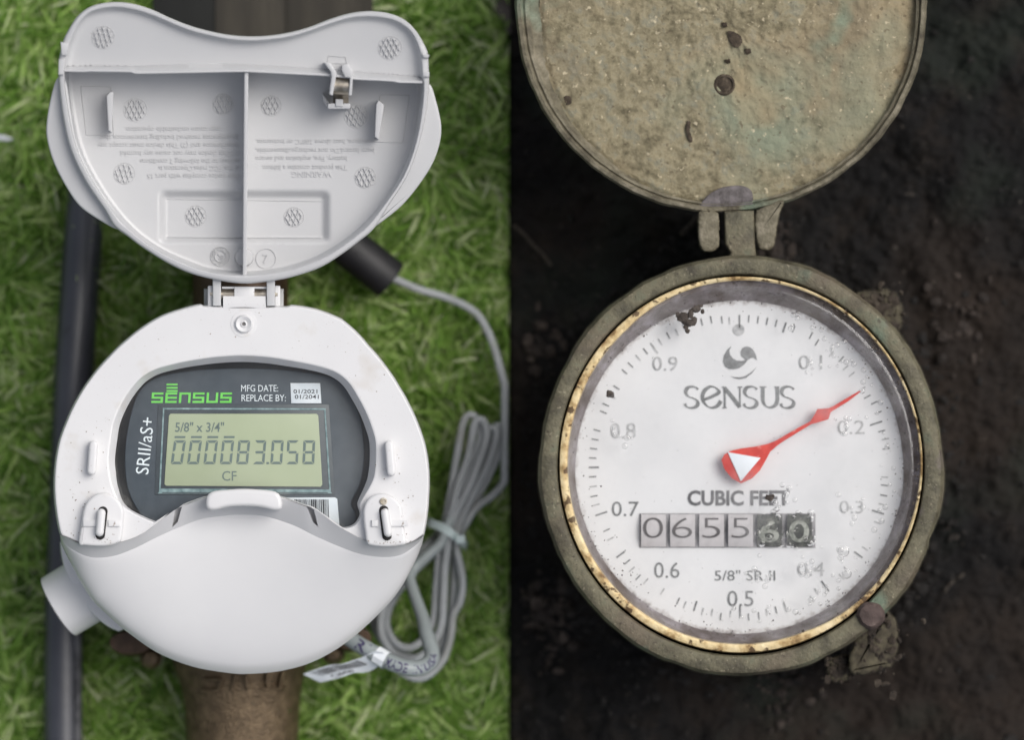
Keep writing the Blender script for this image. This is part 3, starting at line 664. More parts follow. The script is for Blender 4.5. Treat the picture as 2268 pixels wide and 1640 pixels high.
# side port and skirt
A, B = np.array(at(200, 1303, .060)), np.array(at(129, 1346, .060))
ax = (B - A) / np.linalg.norm(B - A)
v1 = tube([A, A + (B - A) * .97, B, B - ax * .0006], lambda s: np.array([.0104, .0103, .0099, .0085]), 48, caps=False)
v2 = tube([B - ax * .0006, B - ax * .018], .0085, 48, caps=True)
mk('side_port', *join(v1, v2), hoodm, DM)
SK = cr([(140, 1200), (134, 1212), (139, 1247), (148, 1272), (163, 1300), (183, 1332), (205, 1360), (224, 1378), (241, 1390), (255, 1396.5), (268, 1398), (300, 1370), (260, 1300), (200, 1230)], 120)
v, f = prism(SK, .045, .070, 9, flat(0), 5); mk('skirt', v, f, hoodm, DM)

# bronze case under the meter
sp = cr([(534, 1380), (534, 1420), (534, 1464), (535.5, 1505), (536.5, 1550), (537, 1600), (537, 1760)], 60, closed=False)
def spr(s):
    y = np.interp(s, np.linspace(0, 1, 60), sp[:, 1]); return np.interp(y, [1380, 1464, 1505, 1550, 1620, 1760], [175, 154, 140, 131, 127, 127]) * .0001405
spath = np.array([at(x, y, .022) for x, y in sp]); v, f = tube(spath, spr, 64)
spud = mk('inlet_spud', v, f, bronze, DM)
def on_spud(x, y, h):
    z = .036
    for _ in range(3):
        X = at(x, y, z)[0]; i = int(np.abs(sp[:, 1] - y).argmin()); r = spr(np.linspace(0, 1, 60))[i]; cx_ = spath[i, 0]
        z = .022 + math.sqrt(max(r * r - (X - cx_) ** 2, 1e-8))
    return z + h
parts = []
for pl in ([(449, 1507), (470, 1507), (489, 1508), (487, 1519), (482, 1530), (465, 1532), (445, 1532)], [(513, 1532), (518, 1515), (522, 1497)], [(552, 1530), (547, 1515), (544, 1497)], [(580, 1527), (605, 1527), (632, 1526)], [(596, 1526), (592, 1510), (594, 1490)], [(620, 1526), (622, 1510), (628, 1490)]):
    parts.append(strip(cr(pl, 16, closed=False), 9, on_spud, .0024, -.0004))
mk('cast_lettering', *join(*parts), bronze, spud)
case = lathe(536, 1080, [(330, .004), (335, .012), (330, .040), (300, .055), (100, .056)], flat(0), 64); mk('bronze_case', *case, bronzed, DM)
v, f = tube([at(533, y, .024) for y in (760, 700, 640, 560, 480, 380)], .0152, 40); mk('outlet_spud', v, f, bronzed, DM)
for cx_, cy_, r1, r2 in ((290, 1425, 47, 30), (778, 1415, 45, 30)):
    rings = [ringz(circ(cx_, cy_, r1, r2 * k, n=32), flat(0), z) for k, z in ((1, .020), (1.02, .034), (.96, .038), (.8, .0395))]
    mk('flange_lug', *loft(rings, cap0=True, cap1=True), bronzed, DM)
for cx_, cy_ in ((334, 1459), (738, 1449)):
    mk('bolt_head', *lathe(cx_, cy_, [(25, .022), (25, .031), (22, .0345), (14, .0365), (5, .037)], flat(0), 24), bronze, DM)
drops = []
for x, y, r in ((604, 1511, 4.5), (601, 1524, 6.5), (622, 1525, 3.5), (479, 1515, 2.5), (482, 1520, 2), (560, 1560, 3), (640, 1575, 3.5), (505, 1580, 2.5)):
    drops.append(lathe(x, y, [(r, -.0001), (r * .9, .0003), (r * .6, .0007), (r * .2, .0009)], on_spud, 12))
waterm = bpy.data.materials.new('water'); waterm.use_nodes = True; b = waterm.node_tree.nodes['Principled BSDF']
b.inputs['Transmission Weight'].default_value = 1; b.inputs['IOR'].default_value = 1.33; b.inputs['Roughness'].default_value = .02
o = mk('water_droplets', *join(*drops), waterm, DM, kind='stuff')

# ------------------------------------------------------------------ lid of the digital meter
def zl(x, y, h): return .1035 + (645 - y) * .0001323 * .20 + h
LO = [(139, 94), (148, 72), (172, 35), (203, 13), (247, 4), (291, 7), (335, 20), (379, 40), (423, 57), (467, 69), (510, 77), (554, 80), (598, 78), (642, 71), (686, 59), (730, 42), (774, 29), (818, 24), (862, 29), (897, 44), (923, 70), (943, 105), (948, 123), (950, 165), (950, 193), (945, 246), (930, 316), (904, 387), (866, 448), (829, 505), (796, 534), (756, 564), (708, 593), (642, 615), (576, 626), (537, 628), (488, 622), (423, 606), (370, 582), (317, 549), (282, 523), (252, 500), (232, 466), (188, 400), (157, 334), (140, 264), (131, 190), (130, 136)]
LI = [(156, 110), (166, 82), (180, 53), (203, 30), (247, 20), (291, 24), (335, 37), (379, 55), (423, 72), (467, 83), (510, 91), (554, 94), (598, 91), (642, 85), (686, 72), (730, 57), (774, 44), (818, 41), (862, 46), (888, 57), (910, 76), (924, 114), (930, 171), (934, 189), (930, 246), (918, 316), (892, 387), (853, 446), (800, 506), (730, 557), (664, 586), (598, 601), (537, 605), (467, 599), (414, 581), (357, 555), (300, 515), (250, 461), (206, 395), (176, 334), (158, 264), (146, 170)]
LC = np.array((540., 300.)); NL = 480
lo = polar(cr(LO, 700), LC, NL); li = polar(cr(LI, 700), LC, NL)
def sm(a, b_, x): t = min(max((x - a) / (b_ - a), 0), 1); return t * t * (3 - 2 * t)
yl = lambda x: np.interp(x, [140, 190, 192, 294, 298, 545, 730, 790, 872, 884, 940], [158.5, 160, 159, 160, 164, 159.5, 169, 177, 181, 184, 185])
yu = lambda x: np.interp(x, [140, 294, 466, 545, 720, 940], [145, 145, 137, 139.5, 151, 169])
def hfl(x, y):
    main = -.0175 + .0072 * sm(170, 560, y) + .002 * ((x - 540) / 400) ** 2
    main -= .0026 * sm(350, 370, x) * (1 - sm(713, 733, x)) * sm(419, 440, y) * (1 - sm(524, 540, y))
    bib = -.0040 + .0012 * (1 - sm(30, 150, y))
    a_, b_ = yu(x), yl(x)
    return bib + (main - bib) * sm(a_ + .22 * (b_ - a_), a_ + .72 * (b_ - a_), y)
mix = lambda t: lo * (1 - t) + li * t
def lsh(k): return LC + (li - LC) * k
rings = [ringz(LC + (lo - LC) * .985, zl, -.020), ringz(lo, zl, -.016), ringz(lo, zl, -.0012), ringz(mix(.10), zl, -.0003), ringz(mix(.25), zl, 0), ringz(mix(.60), zl, 0), ringz(mix(.72), zl, -.0003), ringz(mix(.8), zl, -.0012)]
rings.append(ringz(lsh(.998), zl, lambda x, y: hfl(x, y) * .8)); rings.append(ringz(lsh(.985), zl, lambda x, y: hfl(x, y) * .97))
for k in np.linspace(.972, .02, 76): rings.append(ringz(lsh(k), zl, hfl))
v, f = loft(rings, cap1=True)
vb, fb = loft([ringz(LC + (lo - LC) * .985, zl, -.020), ringz(LC + (lo - LC) * .9, zl, -.0250), ringz(LC + (lo - LC) * .1, zl, -.026)], cap1=True)
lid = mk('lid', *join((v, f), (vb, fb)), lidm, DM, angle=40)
floor = lambda x, y, h: zl(x, y, hfl(x, y) + h)
WL = cr([(128, 171), (115, 206), (104, 264), (104, 307), (119, 360), (146, 413), (177, 457), (221, 488), (262, 508), (262, 480), (210, 400), (172, 320), (156, 240), (146, 180)], 90)
WR = cr([(952, 186), (967, 228), (977, 277), (974, 316), (959, 360), (932, 404), (897, 448), (862, 479), (820, 508), (825, 490), (870, 420), (905, 350), (925, 280), (935, 210)], 90)
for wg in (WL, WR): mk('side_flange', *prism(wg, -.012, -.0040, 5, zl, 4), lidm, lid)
# cross rib
rows = []
for x in np.linspace(143, 936, 140):
    a, b_ = yl(x), yu(x)
    rows.append([at(x, a + 1, zl(x, a, -.0215)), at(x, a, zl(x, a, -.0012)), at(x, a - 1.5, zl(x, a, -.0006)), at(x, a - 5.5, zl(x, a, -.0006)), at(x, a - 7, zl(x, a, -.0012)), at(x, b_, zl(x, b_, -.0043)), at(x, b_ - 1, zl(x, b_, -.010))])
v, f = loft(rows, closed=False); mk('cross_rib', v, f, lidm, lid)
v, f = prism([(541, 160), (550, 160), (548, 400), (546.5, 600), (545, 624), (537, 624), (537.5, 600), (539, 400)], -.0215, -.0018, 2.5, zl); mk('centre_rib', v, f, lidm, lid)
for bl in ([(243, 204), (250, 202), (251, 208), (248, 292), (240, 289), (236, 212)], [(838, 222), (850, 231), (850.5, 236), (839, 308), (830, 303), (833, 232)]):
    v, f = prism(bl, -.021, -.006, 2, zl); mk('locating_blade', v, f, lidm, lid)
v, f = join(strip([(372, 525), (540, 526.5), (712, 527)], 3, floor, .0004, -.0003), strip([(371, 441), (540, 443), (712, 446)], 1.6, floor, .0002, -.0002)); mk('recess_edge', v, f, lidm, lid)
# moulded net marks
k_ = .4393
for X, Y, rr in ((358, 187, 58), (1805, 240, 60), (520, 553, 60), (960, 525, 52), (1205, 533, 52), (1635, 585, 60), (465, 875, 54), (1680, 895, 54), (825, 1090, 54), (1320, 1095, 50)):
    cx_, cy_, r = 71.2 + X * k_, Y * k_, rr * k_
    zz_ = floor
    parts = []
    rot = random.uniform(-12, 12)
    for sgn in (1, -1):
        for d in (-15.5, -5.2, 5.2, 15.5):
            a = R(90 + rot + sgn * 27); ux, uy = math.cos(a), math.sin(a); hl = math.sqrt(max((r * .86) ** 2 - d * d, 0))
            ox, oy = -uy * d, ux * d
            parts.append(strip([(cx_ + ox - ux * hl, cy_ + oy - uy * hl), (cx_ + ox, cy_ + oy), (cx_ + ox + ux * hl, cy_ + oy + uy * hl)], 3.0, zz_, .0006, -.0001))
    c_ = circ(cx_, cy_, r, n=28); parts.append(strip(np.vstack([c_, c_[:1]]), 1.6, zz_, .00015, -.00005))
    mk('moulded_mark', *join(*parts), lidm, lid)
# moulded lettering, upside down as the open lid shows it
TX = [('This device complies with part 15', 327, 531, 390), ('of the FCC rules.Operation is', 352, 531, 372.5), ('subject to the following 2 conditions', 310.6, 529, 357), ('(1)This device may not cause any harmful', 267.5, 529, 339.5), ('interference and (2) This device must accept any', 217, 527, 321.6), ('interference received including interference that', 222, 526, 304), ('may cause undesirable operation.', 277, 489, 286),
      ('WARNING', 646.7, 734.5, 386), ('This product contains a lithium', 583, 769, 371), ('battery. Fire, explosion and severe', 566.7, 769, 351), ('burn hazard.Do not recharge,disassemble,', 566.7, 830, 333), ('puncture, heat above 100\u00b0C or incinerate.', 567.6, 827.7, 313.5)]
parts = []
for s_, a, b_, y in TX:
    parts.append(lettering(s_, (a + b_) / 2, y, b_ - a, 12.5 if s_ == 'WARNING' else 10.5, floor, -.0001, rot=180, bold=.006, ext=.0004))
mk('moulded_lettering', *join(*parts), lidm, lid, smooth=False)
# date clock, boss, numeral ring
cx_, cy_ = 487.6, 568
parts = [strip(np.vstack([circ(cx_, cy_, r, n=40), circ(cx_, cy_, r, n=40)[:1]]), 1.8, floor, .0004, -.0001) for r in (21, 12)]
for i in range(12):
    a = R(-60 + i * 30); parts.append(lettering(str(i + 1), cx_ + 16.5 * math.cos(a), cy_ + 16.5 * math.sin(a), 5 if i < 9 else 8, 6, floor, 0, rot=-90 - math.degrees(a), ext=.0004))
parts.append(lettering('20', cx_ + 3, cy_ + 3, 12, 8, floor, 0, rot=65, ext=.0004)); parts.append(strip([(cx_ - 6, cy_ - 6), (cx_, cy_)], 3, floor, .0004, -.0001))
mk('date_clock', *join(*parts), lidm, lid)
mk('round_boss', *lathe(541, 570, [(21, -.0002), (20.5, .0012), (18, .0018), (8, .002)], floor, 36), lidm, lid)
parts = [strip(np.vstack([circ(589, 573, 22, n=40), circ(589, 573, 22, n=40)[:1]]), 1.6, floor, .0003, -.0001), lettering('7', 589, 573, 14, 19, floor, 0, ext=.0004)]
mk('numeral_mark', *join(*parts), lidm, lid)
for bx in ([(179, 191), (246, 193), (252, 299), (191, 299)], [(842, 210), (906, 211), (892, 316), (830, 314)], [(725, 140), (728, 123), (766, 126), (768, 140)]):
    b4 = np.array(bx + bx[:1], float); mk('outline_mark', *join(*[strip([b4[i], (b4[i] + b4[i + 1]) / 2, b4[i + 1]], 1.4, floor, .00025, -.00005) for i in range(4)]), lidm, lid)
# latch on the cross rib
for q in ([(717, 138), (732, 139), (745, 159), (745, 166), (737, 211), (729, 209), (734, 168), (732, 158)], [(757, 143), (771, 141), (782, 158), (782, 166), (779, 211), (772, 211), (775, 172), (764, 171), (757, 156)]):
    mk('latch_cheek', *prism(q, -.021, .0012, 2.5, zl), lidm, lid)
r_ = .0024
prof = []
v, f = tube([at(739.5, 190, zl(0, 190, -.0022)), at(773, 191, zl(0, 191, -.0022))], r_, 28); mk('latch_roller', v, f, steel, lid)
rows = [[at(738, y, zl(0, y, h)), at(772, y, zl(0, y, h))] for y, h in ((196, -.001), (204, -.0022), (212, -.005), (220, -.0075), (228, -.0085))]
mk('latch_spring', *loft(rows, closed=False), steel, lid)
v, f = join(prism(box(726, 229, 776, 241, r=3), -.021, -.004, 2, zl), prism(box(743, 219, 760, 236, r=2), -.010, -.0035, 2, zl), prism([(714, 207), (731, 228), (727, 240), (716, 224)], -.0205, -.010, 2, zl)); mk('latch_bracket', v, f, lidm, lid)
# rim steps and hinge arms
for q in ([(134, 92), (152, 96), (149, 122), (136, 122)], [(935, 118), (951, 121), (949, 128), (937, 127)], [(130, 130), (143, 134), (141, 165), (129, 165)], [(936, 158), (951, 160), (951, 170), (937, 170)]):
    mk('rim_step', *prism(q, -.004, .0012, 2, zl), lidm, lid)
for a, b_ in ((471, 489.5), (590.5, 609)):
    v, f = prism([(a, 618), (b_, 621), (b_, 678), (a, 678)], -.012, .0005, 2.5, lambda x, y, h: ZF + h + max(0, (645 - y)) * .00003); mk('hinge_arm', v, f, lidm, lid)

# ------------------------------------------------------------------ the old analog meter
AM = thing('analog_water_meter', 'old corroded bronze analog water meter with open round lid and white dial in dark soil', 'water meter', at(1642, 1033, 0))
patina = mat('bronze_patina', [(.30, rgb(58, 54, 42)), (.44, rgb(88, 84, 67)), (.56, rgb(108, 103, 83)), (.70, rgb(98, 102, 84))], scale=130, detail=9, rough=.62, rough2=.75, metal=.1, bump=.0004, bscale=800,
             speck=[(42, .50, .66, rgb(104, 92, 78), .6), (90, .56, .68, rgb(64, 58, 46), .6), (60, .60, .72, rgb(104, 128, 110), .6), (700, .62, .70, rgb(62, 54, 44), .7), (900, .64, .72, rgb(150, 142, 120), .6), (75, .64, .74, rgb(112, 98, 104), .5)])
brass = mat('worn_brass', [(.34, rgb(96, 70, 42)), (.43, rgb(168, 142, 98)), (.52, rgb(206, 186, 142)), (.7, rgb(224, 208, 170))], scale=130, detail=8, rough=.4, rough2=.55, metal=.4, bump=.0002, bscale=700, speck=[(330, .59, .64, rgb(74, 54, 34), .9)])
grimem = mat('grimy_wall', [(.3, rgb(78, 66, 58)), (.5, rgb(122, 113, 113)), (.7, rgb(160, 153, 158))], scale=150, detail=8, rough=.5, bump=.0003, bscale=700, speck=[(70, .50, .66, rgb(74, 56, 38), .75), (500, .62, .7, rgb(54, 42, 30), .7)])
za = flat(.0)
BC = (1642, 1033)
def el(c, rx, ry, h, wob=0, n=160, seed=0):
    P = circ(c[0], c[1], rx, ry, n)
    if wob:
        a = np.linspace(0, 2 * np.pi, n, endpoint=False); ww = vnoise(np.cos(a) * 9 + 20, np.sin(a) * 9 + 20, seed, 4) * wob
        P = P + (P - np.array(c)) / np.array((rx, ry)) * ww[:, None]
    return ringz(P, za, h)
rings = [el(BC, 440, 458, .010, 8), el(BC, 447, 466, .030, 7), el(BC, 448, 467, .0790, 6), el(BC, 446, 465, .0822, 5), el(BC, 441, 460, .0838, 3.5), el(BC, 434, 453, .0842, 2), el((1641, 1031), 415, 432, .0842, .8), el((1641, 1031), 409, 426, .0838), el((1641, 1031), 406, 422, .0825), el((1641, 1031), 406, 422, .0775)]
bez = mk('bezel', *loft(rings), patina, AM, angle=30)
# brass ring: wide on the left, thinner on the right
def ring_off(t):   # radii with the inner edge pushed right
    return el((1641, 1030), 405 - 26 * t, 420 - 27 * t, 0)
rings = []
for t, z in ((0, .0800), (.03, .0822), (.10, .0829), (.5, .0831), (.88, .0829), (.96, .0822), (1, .079)):
    P = circ(1641, 1030, 403 - 20 * t, 418 - 21 * t, 160); a = np.linspace(0, 2 * np.pi, 160, endpoint=False)
    P = P + np.stack([np.cos(a), np.sin(a)], 1) * (t * 14 * np.clip(np.cos(a + .55) + .15, 0, 1) ** .6)[:, None]
    rings.append(ringz(P, za, z))
mk('brass_ring', *loft(rings), brass, AM)
rings = [el((1641, 1030), 398, 412, .0798), el((1640, 1031), 384, 397, .0790), el((1639, 1034), 373, 384, .0748, 1), el((1638, 1036), 363, 370, .0722, 2)]
mk('inner_wall', *loft(rings), grimem, AM)
# dial, dirtied at its edge
dm = bpy.data.materials.new('dial_enamel'); dm.use_nodes = True; N = dm.node_tree.nodes; L = dm.node_tree.links; b = N['Principled BSDF']; b.inputs['Roughness'].default_value = .5
tc = N.new('ShaderNodeTexCoord'); ln_ = N.new('ShaderNodeVectorMath'); ln_.operation = 'LENGTH'; L.new(tc.outputs['Object'], ln_.inputs[0])
mr = N.new('ShaderNodeMapRange'); mr.inputs['From Min'].default_value = .0463; mr.inputs['From Max'].default_value = .0520; mr.interpolation_type = 'SMOOTHSTEP'; L.new(ln_.outputs['Value'], mr.inputs[0])
nz = N.new('ShaderNodeTexNoise'); nz.inputs['Scale'].default_value = 330; nz.inputs['Detail'].default_value = 7; nz.inputs['Roughness'].default_value = .7; L.new(tc.outputs['Object'], nz.inputs[0])
m2 = N.new('ShaderNodeMath'); m2.operation = 'MULTIPLY_ADD'; m2.inputs[1].default_value = .5; L.new(mr.outputs[0], m2.inputs[0]); L.new(nz.outputs['Fac'], m2.inputs[2])
rp = N.new('ShaderNodeValToRGB'); e_ = rp.color_ramp.elements; e_[0].position = .72; e_[0].color = rgb(226, 226, 226); e_[1].position = 1.05; e_[1].color = rgb(120, 112, 112); q = e_.new(.86); q.color = rgb(196, 192, 190)
L.new(m2.outputs[0], rp.inputs[0]); L.new(rp.outputs[0], b.inputs['Base Color'])
v, f = sheet(circ(1638, 1036, 367, 374, 128), za, .0720); dial = mk('dial', v, f, dm, AM, smooth=False)
zd = flat(.0722)
greyink = mat('worn_grey_print', [(.36, rgb(96, 98, 98)), (.64, rgb(136, 138, 138))], scale=500, rough=.6)
paleink = mat('faded_print', [(.36, rgb(140, 142, 142)), (.60, rgb(190, 190, 190))], scale=420, rough=.6)
for i in range(100):
    a = 2 * math.pi * i / 100 - math.pi / 2
    big = i % 10 == 0 or i % 5 == 0
    r0, r1 = 334, (306 if i % 10 == 0 else 311 if big else 318)
    worn = not (-.02 < (i / 100) < .07 or .73 < i / 100 < .80)
    if worn and random.random() < .24: continue
    j = random.uniform(-5, 5) if worn else 0; ja = random.uniform(-.006, .006) if worn else 0
    c, s_ = math.cos(a + ja), math.sin(a + ja)
    pts = [(1638 + (r0 + j) * c, 1036 + (r0 + j) * 1.012 * s_), (1638 + (r1 + j) * c, 1036 + (r1 + j) * 1.012 * s_)]
    mk('tick_mark', *strip([pts[0], ((pts[0][0] + pts[1][0]) / 2, (pts[0][1] + pts[1][1]) / 2), pts[1]], 3.6 if big else 2.8, zd, 0), paleink if worn and random.random() < .5 else greyink, dial, smooth=False)
for tx, x, y, w_, h_, m_ in (('0.9', 1473, 806, 56, 31, paleink), ('0.1', 1795, 803, 52, 31, paleink), ('0.8', 1380, 955, 56, 34, paleink), ('0.2', 1885, 947, 60, 30, paleink), ('0.3', 1886, 1124, 52, 28, paleink), ('0.4', 1796, 1262, 60, 30, paleink),
                          ('0.7', 1385, 1128, 60, 32, greyink), ('0.6', 1477, 1264, 56, 34, greyink), ('0.5', 1640, 1327, 58, 34, greyink)):
    mk('dial_number', *lettering(tx, x, y, w_, h_, zd, 0), m_, dial, smooth=False)
mk('type_lettering', *lettering('5/8" SR II', 1650, 1276, 134, 22, zd, 0), greyink, dial, smooth=False)
mk('dial_lettering', *lettering('CUBIC FEET', 1636, 1104, 226, 31, zd, 0, bold=.03), mat('dark_grey_print', [(.4, rgb(78, 78, 80)), (.6, rgb(106, 106, 108))], scale=400, rough=.6), dial, smooth=False)
mk('dial_dot', *sheet(circ(1636, 731, 13, n=32), zd, 0), paleink, dial, smooth=False)
def zq(L_): return [(1480.2 + x * .1318, 733 + y * .1318) for x, y in L_]
SW = zq([(1065, 255), (990, 320), (935, 420), (920, 520), (950, 600), (1020, 645), (1100, 650), (1200, 625), (1280, 565), (1330, 500), (1380, 462), (1430, 455), (1465, 475), (1492, 497), (1470, 400), (1430, 325), (1380, 278), (1310, 262), (1245, 290), (1212, 360), (1225, 430), (1290, 478), (1285, 500), (1220, 508), (1150, 500), (1080, 460), (1037, 400), (1025, 330)])
AR = zq([(1040, 765), (1110, 800), (1200, 817), (1300, 797), (1400, 722), (1460, 640), (1482, 600), (1440, 655), (1370, 715), (1290, 763), (1200, 784), (1110, 780)])
mk('swirl_emblem', *join(sheet(SW, zd, 0), sheet(AR, zd, 0)), greyink, dial, smooth=False)
# serif lettering drawn with a broad pen
def pen(path, n=40, wmax=8.6, wmin=2.8, smooth=True):
    P = cr(zq(path), n, closed=False) if smooth else np.array(zq(path))
    T = np.gradient(P, axis=0); a = np.arctan2(-T[:, 1], T[:, 0]); wd = wmin + (wmax - wmin) * np.abs(np.sin(a - R(-25))) ** 1.3
    return strip(P, wd, zd, 0)
parts = []
for dx in (0, 990, 1610):
    parts.append(pen([(x + dx, y) for x, y in ((500, 990), (470, 955), (400, 940), (320, 965), (295, 1040), (340, 1105), (420, 1135), (480, 1170), (500, 1220), (470, 1275), (390, 1300), (310, 1280), (280, 1225))]))
parts += [pen([(600, 1160), (730, 1110), (850, 1040), (830, 985), (760, 945), (690, 945), (610, 1010), (575, 1100), (590, 1190), (660, 1270), (740, 1295), (830, 1260), (885, 1180)], 60),
          strip(zq([(945, 950), (950, 1120), (950, 1295)]), 4.5, zd, 0), strip(zq([(945, 960), (1080, 1120), (1205, 1285)]), 8.5, zd, .00002), strip(zq([(1205, 950), (1205, 1120), (1205, 1290)]), 3.5, zd, .00004),
          strip(zq([(900, 948), (930, 948), (965, 948)]), 2.6, zd, .00006), strip(zq([(905, 1297), (945, 1297), (985, 1297)]), 2.6, zd, .00006), strip(zq([(1165, 948), (1205, 948), (1245, 948)]), 2.6, zd, .00006),
          pen([(1590, 945), (1590, 1080), (1595, 1190), (1640, 1265), (1710, 1290), (1790, 1260), (1830, 1190), (1835, 1080), (1830, 945)], 50), strip(zq([(1535, 946), (1590, 946), (1650, 946)]), 2.6, zd, .00006), strip(zq([(1780, 946), (1825, 946), (1865, 946)]), 2.6, zd, .00006)]
mk('serif_lettering', *join(*parts), greyink, dial, smooth=False)
# number wheels
fr = mk('register_window', *prism(box(1417, 1138, 1806, 1214), 0, .0003, .5, zd), mat('window_frame', [(.4, rgb(122, 120, 122)), (.6, rgb(158, 156, 158))], scale=200, rough=.6), AM)
whm = mat('white_wheel', [(.4, rgb(186, 182, 182)), (.6, rgb(206, 202, 202))], scale=120, rough=.5)
dkm = mat('dark_wheel', [(.35, rgb(36, 38, 36)), (.52, rgb(64, 67, 61)), (.70, rgb(118, 120, 110))], scale=420, rough=.6, bump=.0002, bscale=900)
thinink = mat('wheel_print', [(1, rgb(84, 80, 80))], rough=.6); lightink = mat('pale_wheel_print', [(.4, rgb(120, 124, 114)), (.6, rgb(170, 172, 162))], scale=600, rough=.6)
for i, ch in enumerate('065560'):
    x0 = 1420 + i * 64.3 + (0 if i < 5 else 2); x1 = x0 + 55
    wz = lambda x, y, h: .0728 + .0030 * (1 - ((y - 1176) / 37) ** 2) * .5 + h
    rows = [[at(x0, y, wz(0, y, 0)), at(x1, y, wz(0, y, 0))] for y in np.linspace(1140, 1212, 12)]
    rows = [[at(x0, 1140, .0723), at(x1, 1140, .0723)]] + rows + [[at(x0, 1212, .0723), at(x1, 1212, .0723)]]
    wl = mk('number_wheel', *loft(rows, closed=False), whm if i < 4 else dkm, fr)
    wd = 44 if ch != '5' else 40
    v, f = lettering(ch, (x0 + x1) / 2 - 1, 1170 if i < 4 else 1178, wd, 46, wz, .0002, bold=-.016 if i < 4 else .01, res=8)
    # digits belong to the window, one mesh per digit
    mk('wheel_digit', v, f, thinink if i < 4 else lightink, fr, smooth=False)
# pointer
red = mat('red_pointer', [(.35, rgb(196, 44, 34)), (.65, rgb(222, 70, 54))], scale=260, rough=.45, speck=[(420, .62, .7, rgb(236, 190, 180), .5)])
def r5(L_): return [(1174.2 + x * .4236, 569.3 + y * .4236) for x, y in L_]
PT = r5([(1045, 1016), (1100, 1003), (1180, 992), (1240, 980), (1285, 962), (1330, 935), (1400, 895), (1465, 860), (1490, 820), (1502, 796), (1560, 792), (1590, 778), (1650, 742), (1722, 700), (1726, 708), (1660, 758), (1600, 795), (1572, 812), (1560, 850), (1520, 862), (1470, 876), (1405, 915), (1340, 955), (1295, 985), (1255, 1020), (1232, 1065), (1200, 1120), (1160, 1160), (1103, 1186), (1055, 1160), (1015, 1110), (1000, 1062), (1015, 1035)])
ptr = mk('pointer', *prism(PT, 0, .0008, .6, flat(.0752)), red, AM)
mk('pointer_triangle', *prism(r5([(1033, 1022), (1205, 1052), (1102, 1174)]), 0, .0003, .4, flat(.0761)), whitep, ptr)
mk('pivot', *tube([at(1637, 1036, .0722), at(1637, 1036, .0753)], .002, 12), greyink, AM)
# glass
rings = [el((1641, 1030), 392, 405, .0798), el((1641, 1030), 384, 397, .0805), el((1641, 1030), 376, 389, .0806), el((1641, 1030), 20, 20, .0806)]
mk('dial_glass', *loft(rings, cap1=True), thin_glass('old_glass', (.95, .955, .96, 1), .03, .08, .22), AM)
# hinge lugs, screw and lugs
def rough_edge(poly, n, amp, seed):
    P = cr(poly, n); a = np.linspace(0, 2 * np.pi, n, endpoint=False)
    return P + np.stack([vnoise(np.cos(a) * 5 + 9, np.sin(a) * 5 + 9, seed, 3), vnoise(np.cos(a) * 5 + 9, np.sin(a) * 5 + 9, seed + 1, 3)], 1) * amp
def lug(name, poly, z0, z1, bev, parent=AM, m_=patina): return mk(name, *prism(rough_edge(poly, 90, 5, len(poly)), z0, z1, bev, flat(0), 4), m_, parent)
v, f = prism([(1604, 468), (1670, 466), (1672, 540), (1676, 580), (1640, 592), (1606, 588), (1618, 560), (1606, 540)], .030, .079, 7, flat(0), 4); mk('hinge_tongue', v, f, patina, AM)
eb = mat('earthy_bronze', [(.3, rgb(40, 34, 27)), (.5, rgb(70, 64, 50)), (.7, rgb(100, 94, 74))], scale=190, detail=9, rough=.85, bump=.0009, bscale=420)
lug('screw_lug', [(1900, 1395), (1930, 1372), (1962, 1352), (1985, 1385), (1990, 1430), (1975, 1470), (1940, 1490), (1905, 1495), (1880, 1480)], .030, .066, 10, m_=eb)
lug('seal_eye', [(1832, 1470), (1860, 1450), (1900, 1462), (1905, 1485), (1880, 1505), (1850, 1512), (1832, 1496)], .030, .060, 10, m_=eb)
lug('bezel_lug', [(1895, 655), (1940, 640), (1985, 650), (1998, 690), (1990, 735), (1960, 720), (1925, 690)], .025, .058, 14, m_=eb)
parts = []
for cx_, cy_, sx_, sy_, n_, z_ in ((1950, 690, 26, 30, 90, .058), (1945, 1440, 28, 40, 60, .066), (1862, 1482, 26, 18, 50, .060), (1930, 1392, 24, 10, 30, .072)):
    for i in range(n_):
        X, Y, Z = at(random.gauss(cx_, sx_), random.gauss(cy_, sy_), z_); parts.append(lump(X, Y, z_, random.choice([.0005, .0008, .0012, .0018]), 7000 + len(parts)))
mk('caked_dirt', *join(*parts), mat('caked_dirt', [(.3, rgb(30, 25, 22)), (.55, rgb(60, 52, 44)), (.75, rgb(96, 88, 76))], scale=200, rough=.95, bump=.0005, bscale=700), AM, kind='stuff')
rustm = mat('crusted_iron', [(.3, rgb(48, 38, 34)), (.55, rgb(84, 70, 66)), (.75, rgb(126, 112, 104))], scale=110, rough=.8, bump=.0006, bscale=420)
def knob(cx, cy, r, z0, z1, name, parent, m_, seed):
    P = circ(cx, cy, r, n=40); a = np.linspace(0, 2 * np.pi, 40, endpoint=False); wv = 1 + .12 * vnoise(np.cos(a) * 2 + 5, np.sin(a) * 2 + 5, seed, 3)
    P = np.array((cx, cy)) + (P - np.array((cx, cy))) * wv[:, None]
    rings = [ringz(np.array((cx, cy)) + (P - np.array((cx, cy))) * k, flat(0), z) for k, z in ((1, z0), (1, z1 - .003), (.92, z1 - .001), (.75, z1), (.3, z1 + .0003))]
    return mk(name, *loft(rings, cap1=True), m_, parent)
knob(1928, 1364, 31, .05, .086, 'lid_screw', AM, rustm, 3)

